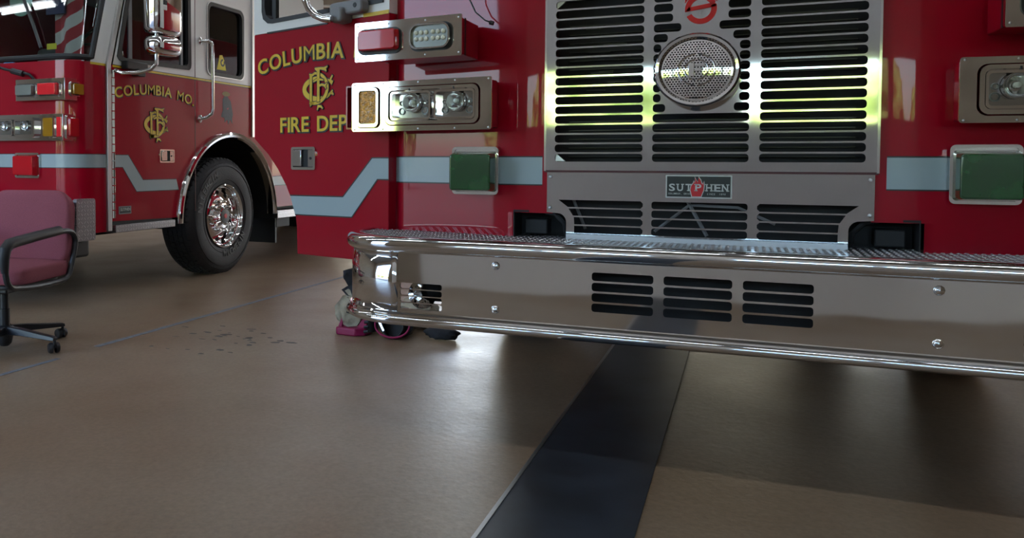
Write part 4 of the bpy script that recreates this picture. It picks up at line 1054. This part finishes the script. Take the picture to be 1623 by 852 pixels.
# mirror
MX = -4.10
MF = Fr((MX, 0, 0), (0, 1, 0))
def head(z0, z1, name, y0=5.02, y1=5.345):
    m = MB()
    p0 = rrect(y0, y1, -4.20, -4.02, .07, 5)   # a=Y, b=X
    vs = []; lv = [(z0, .72), (z0 + .015, .90), (z0 + .045, 1.0), (z1 - .045, 1.0), (z1 - .015, .90), (z1, .72)]
    ca, cb = (y0 + y1)/2, -4.11
    for (z, s) in lv:
        for (a, b) in p0: vs.append(V((cb + (b - cb)*s, ca + (a - ca)*s, z)))
    n = len(p0); fs = [(i*n + k, i*n + (k+1) % n, (i+1)*n + (k+1) % n, (i+1)*n + k) for i in range(len(lv)-1) for k in range(n)]
    fs += [tuple(range(n)), tuple((len(lv)-1)*n + k for k in range(n - 1, -1, -1))]
    m.add(vs, fs); return m.build(name, CHROME, t2)
mh = head(1.995, 2.50, 'mirror_head')
MB().box(TOP, -4.03, -4.012, 5.08, 5.115, 2.21, 2.245).build('marker_bead', BLACK, mh, bevel=.004)
MB().box(TOP, -4.03, -4.012, 5.08, 5.115, 2.17, 2.209).build('marker_bead_light', WHITE, mh, bevel=.004)
head(1.845, 1.985, 'convex_mirror_head')
MB().tube([(-4.36, 4.93, 1.715), (-4.30, 4.94, 1.695), (-4.20, 5.00, 1.70), (-4.13, 5.06, 1.725), (-4.10, 5.092, 1.77), (-4.10, 5.095, 1.86), (-4.10, 5.095, 2.5)], .016, 12).build('mirror_arm', CHROME, t2)
MB().prism(Fr((-4.375, 0, 0), (0, 1, 0)), rrect(5.02, 5.26, 1.735, 1.80, .012, 3), .0, .06).prism(Fr((-4.375, 0, 0), (0, 1, 0)), rrect(5.13, 5.22, 1.690, 1.75, .012, 3), .0, .07).build('mirror_bracket', BLACKP, t2, bevel=.006)
# things in the far cab
fg = thing('flag', 'striped american flag hanging behind the windscreen of the far engine', 'flag', (-5.18, 5.30, 1.85))
def cloth_strip(x0t, x1t, x0b, x1b, zt, zb, y, m_, name, par, ph=0):
    m = MB(); N1, N2 = 6, 10; vs = []
    for j in range(N2 + 1):
        t = j/N2; z = zt + (zb - zt)*t
        for i in range(N1 + 1):
            s = i/N1; x = (x0t + (x1t - x0t)*s)*(1-t) + (x0b + (x1b - x0b)*s)*t; vs.append(V((x, y + .02*sin((x*30) + t*2 + ph), z)))
    m.add(vs, [(j*(N1+1)+i, j*(N1+1)+i+1, (j+1)*(N1+1)+i+1, (j+1)*(N1+1)+i) for j in range(N2) for i in range(N1)]); return m.build(name, m_, par)
for i in range(9):
    zt = 2.62 - i*.105; 
    m = MB(); vs = []
    for j in range(9):
        s = j/8; x = -5.32 + .30*s - .0*i; y = 5.30 + .03*sin(s*9); z = zt - .10 + .22*s
        vs += [V((x, y, z)), V((x, y, z - .105))]
    m.add([v for v in vs], [(2*k, 2*k+1, 2*k+3, 2*k+2) for k in range(8)]); m.build('flag_stripe', REDCL if i % 2 else WHCL, fg)
m = MB().box(TOP, -5.36, -5.16, 5.24, 5.26, 2.25, 2.75); m.build('flag_canton', NAVY, fg)
jk = MB(); crown(jk, (-5.02, 5.56, 2.0), (.08, .07, .28), 4.2, 3); jk = jk.build('hanging_jacket', TEAL); tag(jk, 'teal jacket hanging beside the flag inside the far cab', 'jacket')
gv = MB(); crown(gv, (-5.02, 4.93, 1.80), (.0, .0, .0), 1, 1) if 0 else None
bx = MB(); crown(bx, (-5.20, 4.93, 1.77), (.13, .08, .05), 9, 3); bx = bx.build('work_glove', BLUE); tag(bx, 'blue glove lying on the far engine dashboard at the windscreen corner', 'glove')
bx.location = (-5.47, 4.95, 1.72); 

# ================================================================ office chair
CC = V((-3.71, 3.31, 0)); dch = V((.26, -.97, 0)).normalized(); lch = V((-dch.y, dch.x, 0))   # lch: chair's own left = towards +X
ch = thing('office_chair', 'burgundy upholstered office chair with black arms and star base on casters', 'chair', tuple(CC))
def CP(f, l, z): return CC + dch*f + lch*l + V((0, 0, z))
def cushion(cfn, nu, nv, name, m_):
    pass
def soft_pad(fr, a0, a1, b0, b1, c0, c1, r, name, par, m_, bend=0, taper=0, bev=.022):
    m = MB(); nA, nB = 12, 12
    p = rrect(a0, a1, b0, b1, r, 6)
    ca, cb = (a0+a1)/2, (b0+b1)/2
    lv = [(c0, .93), (c0 + .006, .985), (c0 + .02, 1.0), (c1 - .02, 1.0), (c1 - .006, .975), (c1, .92), (c1 + .006, .75), (c1 + .009, .45), (c1 + .010, .15)]
    vs = []
    for c, s in lv:
        for a, b in p:
            aa, bb = ca + (a-ca)*s, cb + (b-cb)*s
            k = 1 - taper*((bb - b0)/(b1 - b0)); aa = ca + (aa-ca)*k
            vs.append(fr(aa, bb, c + bend*((aa-ca)**2 + .5*(bb-cb)**2)))
    n = len(p); fs = [(i*n+k, i*n+(k+1) % n, (i+1)*n+(k+1) % n, (i+1)*n+k) for i in range(len(lv)-1) for k in range(n)]
    fs += [tuple(range(n)), tuple((len(lv)-1)*n+k for k in range(n))]
    m.add(vs, fs); return m.build(name, m_, par, smooth=50)
# seat: local a = left, b = forward, c = up
SFm = Fr(tuple(CP(0, 0, .385)), tuple(-lch), tuple(dch))    # n = x cross z
SFm = Fr(tuple(CP(0, 0, .385)), tuple(lch), tuple(-dch))
if SFm.n.z < 0: SFm = Fr(tuple(CP(0, 0, .385)), tuple(-lch), tuple(-dch))
soft_pad(SFm, -.265, .265, -.26, .27, .0, .085, .09, 'seat', ch, FABRIC)
soft_pad(SFm, -.235, .235, -.25, .20, -.025, .005, .08, 'seat_shell', ch, BLACKP)
bk_up = (V((0, 0, 1)) - dch*.16).normalized()
BFm = Fr(tuple(CP(-.215, 0, .44)), tuple(lch), tuple(bk_up))
if BFm.n.dot(dch) < 0: BFm = Fr(tuple(CP(-.215, 0, .44)), tuple(-lch), tuple(bk_up))
soft_pad(BFm, -.27, .27, -.02, .425, -.03, .035, .11, 'backrest', ch, FABRIC, taper=.06)
soft_pad(BFm, -.262, .262, -.01, .415, -.055, -.025, .10, 'backrest_shell', ch, FABRIC, taper=.06)
m = MB().tube([CP(-.05, 0, .375), CP(-.26, 0, .36), CP(-.305, 0, .42), CP(-.30, 0, .62)], .022, 8).build('back_bracket', BLACKP, ch)
for s in (-1, 1):
    L = .275*s
    path = [CP(.31, L*.97, .385), CP(.37, L, .395), CP(.405, L, .44), CP(.41, L, .54), CP(.40, L, .585), CP(.36, L, .607), CP(.30, L, .614), CP(.18, L, .625), CP(-.06, L, .637), CP(-.17, L, .640), CP(-.235, L, .625), CP(-.268, L, .585), CP(-.262, L, .54), CP(-.205, L, .40), CP(-.165, L, .37), CP(-.10, L*.97, .362), CP(.05, L*.95, .362), CP(.20, L*.97, .372)]
    sm = []
    for i in range(len(path)):
        p0, p1, p2 = path[i-1], path[i], path[(i+1) % len(path)]; sm += [p1*.75 + p0*.25, p1*.75 + p2*.25] if True else [p1]
    af = MB().tube(sm, .0155, 10, closed=True).build('armrest', BLACKP, ch)
    MB().tube([CP(.412, L, .475), CP(.418, L, .54), CP(.408, L, .590), CP(.375, L, .615), CP(.31, L, .622), CP(.12, L, .635), CP(-.09, L, .646), CP(-.10, L, .646)], .028, 12, rs=[.018, .026, .029, .029, .028, .027, .026, .02]).build('arm_pad', BLACK, af)
MB().box(Fr(tuple(CP(0, 0, 0)), tuple(lch), (0, 0, 1)), -.24, .24, .352, .372, -.05, .03).box(Fr(tuple(CP(0, 0, 0)), tuple(lch), (0, 0, 1)), -.08, .08, .315, .36, -.12, .10).build('mechanism', BLACKP, ch, bevel=.008)
zf = Fr(tuple(CC), (1, 0, 0), (0, 1, 0))
MB().lathe(zf, 0, 0, [(.026, .06), (.028, .10), (.028, .22), (.024, .222), (.024, .33)], 20).build('gas_column', BLACKP, ch)
MB().lathe(zf, 0, 0, [(.022, .015), (.036, .03), (.045, .075), (.045, .12), (.034, .13)], 20).build('base_hub', BLACKP, ch)
for kx in range(5):
    a = radians(3 + 72*kx); d = V((cos(a), sin(a), 0)); q = V((-sin(a), cos(a), 0))
    m = MB(); vs = []
    for (r, zt, h_, w_) in ((.02, .125, .045, .030), (.12, .118, .036, .025), (.26, .100, .026, .021), (.335, .092, .022, .020), (.352, .086, .016, .018)):
        for (sw_, sz) in ((-1, 0), (-.75, 1), (.75, 1), (1, 0)): vs.append(CC + d*r + q*(w_*sw_) + V((0, 0, zt - h_*(1-sz))))
    fs = [(i*4+k, i*4+(k+1) % 4, (i+1)*4+(k+1) % 4, (i+1)*4+k) for i in range(4) for k in range(4)] + [(0, 1, 2, 3), (19, 18, 17, 16)]
    m.add(vs, fs); lg = m.build('leg', BLACKP, ch, bevel=.003)
    cc = CC + d*.345; ta = a + (1.0, .1, 2.0, .5, 1.5)[kx]; ax_ = V((cos(ta), sin(ta), 0))
    m = MB()
    for s in (-1, 1):
        fr = Fr(tuple(cc + ax_*(.008*s) + V((-ax_.y, ax_.x, 0))*.015 + V((0, 0, .029))), tuple(V((-ax_.y, ax_.x, 0)*1)) if False else (-ax_.y*s, ax_.x*s, 0))
        m.lathe(fr, 0, 0, [(.029, 0), (.029, .012), (.024, .020), (.0001, .022)], 18)
    m.tube([cc + V((0, 0, .03)), cc + V((0, 0, .075))], .008, 8)
    m.build('caster', BLACKP, lg)

# ================================================================ turnout gear under the door
def heap(c, r, seed, name, m_, par, amp=.35, n=4):
    bm = bmesh.new(); bmesh.ops.create_icosphere(bm, subdivisions=n, radius=1); vs = []
    for v in bm.verts:
        d = 1 + amp*abs(noise.noise(v.co*1.8 + V((seed, 0, 0)))) - .5*amp*abs(noise.noise(v.co*4 + V((0, seed, 0))))
        p = V(c) + V((v.co.x*r[0], v.co.y*r[1], v.co.z*r[2]))*d; p.z = max(p.z, .003); vs.append(p)
    bm.verts.index_update(); fs = [tuple(v.index for v in f.verts) for f in bm.faces]; bm.free()
    return MB().add(vs, fs).build(name, m_, par, smooth=50)
def crumple(fr, poly, th, name, m_, par, seed, amp=.012, n=3):
    """thick piece of cloth cut to an outline, with folds"""
    bm = bmesh.new()
    a0, a1, b0, b1 = bbox_poly(poly)
    vs = [bm.verts.new((a, b, 0)) for a, b in poly]; bm.faces.new(vs)
    bmesh.ops.triangulate(bm, faces=bm.faces)
    for _ in range(n): bmesh.ops.subdivide_edges(bm, edges=bm.edges, cuts=1, use_grid_fill=True)
    bm.verts.index_update()
    top, bot = [], []
    for v in bm.verts:
        a, b = v.co.x, v.co.y
        c = amp*noise.noise(V((a*14 + seed, b*9, 0)))*2 + amp*.6*noise.noise(V((a*34, b*30 + seed, 0)))
        top.append(fr(a, b, c + th)); bot.append(fr(a, b, c))
    N = len(top); fs = [tuple(v.index for v in f.verts) for f in bm.faces]
    out = fs + [tuple(i + N for i in reversed(f)) for f in fs]
    for e in bm.edges:
        if len(e.link_faces) == 1: p, q = e.verts[0].index, e.verts[1].index; out.append((p, q, q + N, p + N))
    bm.free(); return MB().add(top + bot, out).build(name, m_, par, smooth=60)
tg = thing('turnout_trousers', 'crumpled cream and black turnout trousers heaped under the open cab door', 'trousers', (-2.05, 4.75, 0))
heap((-2.09, 4.78, .10), (.11, .10, .12), 1.3, 'trouser_leg', CREAM, tg, .45)
heap((-1.86, 4.80, .09), (.13, .10, .09), 5.1, 'trouser_leg', CREAM, tg, .45)
P47 = Fr((0, 4.63, 0), (1, 0, 0))
crumple(P47, [(-2.26, .36), (-2.215, .375), (-2.16, .36), (-2.12, .28), (-2.13, .20), (-2.19, .19), (-2.215, .24), (-2.255, .31)], .05, 'waistband', BLKCLOTH, tg, 4)
crumple(P47, [(-2.29, .235), (-2.25, .26), (-2.215, .255), (-2.19, .20), (-2.22, .19), (-2.255, .205)], .02, 'suspender_clip', BLKCLOTH, tg, 6, .004)
crumple(P47, [(-2.262, .232), (-2.24, .245), (-2.22, .235), (-2.21, .20), (-2.235, .205)], .028, 'label_patch', CREAM, tg, 2, .004)
crumple(P47, [(-2.33, .13), (-2.28, .20), (-2.22, .20), (-2.12, .19), (-2.10, .10), (-2.14, .03), (-2.24, .02), (-2.32, .05)], .03, 'cloth_fold', CREAM, tg, 9, .02)
P44 = Fr((0, 4.44, 0), (1, 0, 0))
bt = thing('boot', 'black rubber boot with magenta sole and cream flap, left of the other boot', 'boot', (-2.16, 4.46, 0))
MB().prism(TOP, [(-2.232, 4.42), (-2.215, 4.40), (-2.09, 4.39), (-2.04, 4.43), (-2.03, 4.50), (-2.10, 4.56), (-2.20, 4.53)], 0, .045).build('sole', MAGENTA, bt, bevel=.008)
MB().prism(P44, [(-2.225, .04), (-2.195, .04), (-2.188, .085), (-2.192, .11)], -.02, .01).prism(P44, [(-2.10, .04), (-2.035, .045), (-2.035, .12), (-2.05, .13)], -.04, .0).build('toe_guard', MAGENTA, bt, bevel=.004)
MB().lathe(Fr((-2.045, 4.50, 0), (1, 0, 0), (0, 1, 0)), 0, 0, [(.055, .02), (.05, .08), (.042, .16), (.036, .17)], 20).build('boot_shaft', BLACK, bt)
crumple(P44, [(-2.195, .20), (-2.16, .225), (-2.11, .205), (-2.05, .165), (-2.045, .145), (-2.075, .09), (-2.10, .055), (-2.16, .045), (-2.185, .06), (-2.19, .12)], .02, 'cloth_flap', CREAM, bt, 3, .014)
MB().tube([(-2.10, 4.40, .165), (-2.145, 4.40, .158), (-2.15, 4.40, .14), (-2.12, 4.40, .135), (-2.08, 4.395, .142)], .004, 6).build('draw_loop', BLKCLOTH, bt)
for i in range(4): MB().tube([(-2.040 + .002*i, 4.41, .03 + .028*i), (-2.012 + .002*i, 4.41, .034 + .028*i)], .010, 6).build('buckle', BLACKP, bt)
b2 = thing('boot', 'black boot with magenta rim lying on its side under the bumper', 'boot', (-1.86, 4.5, 0))
BFr = Fr((-1.868, 4.43, .078), (1, 0, 0), (0, .25, 1))
MB().lathe(BFr, 0, 0, [(.072, .0), (.071, -.04), (.065, -.14), (.060, -.2)], 28).build('boot_shaft', BLACK, b2, solid=.006)
ring = [BFr(.108*cos(2*pi*i/36), .070*sin(2*pi*i/36), .004) for i in range(36)]
MB().tube(ring, .006, 8, closed=True).build('boot_rim', MAGENTA, b2)
o = MB(); o.prism(BFr, [(.106*cos(2*pi*i/30), .068*sin(2*pi*i/30)) for i in range(30)], -.06, -.055); o.build('boot_lining', DARK, b2)
MB().box(Fr(tuple(BFr(-.075, .01, .01)), tuple((BFr.x*.55 - BFr.z*.83)), tuple((BFr.x*.83 + BFr.z*.55))), -.06, .055, -.006, .006, 0, .006).build('pull_strap', BRIGHTPL, b2)
hg = heap((-1.60, 4.55, .035), (.10, .06, .04), 3.3, 'hood', BLKCLOTH, None, .4, 3)
tag(hg, 'small black cloth hood lying flat right of the boots', 'hood')
# wall heater far behind, seen through the open door's window
ht = thing('wall_heater', 'white box heater on the back wall seen through the open door window', 'heater', (-9.6, 16.75, 4.45))
MB().box(TOP, -9.98, -9.2, 16.6, 16.99, 4.45, 5.1).build('casing', WHITE, ht, bevel=.02)
MB().tube([(-9.3, 16.7, 4.5), (-8.8, 16.7, 4.55), (-8.2, 16.7, 4.5), (-7.6, 16.7, 4.35)], .03, 8).build('pipe', WHITE, ht)
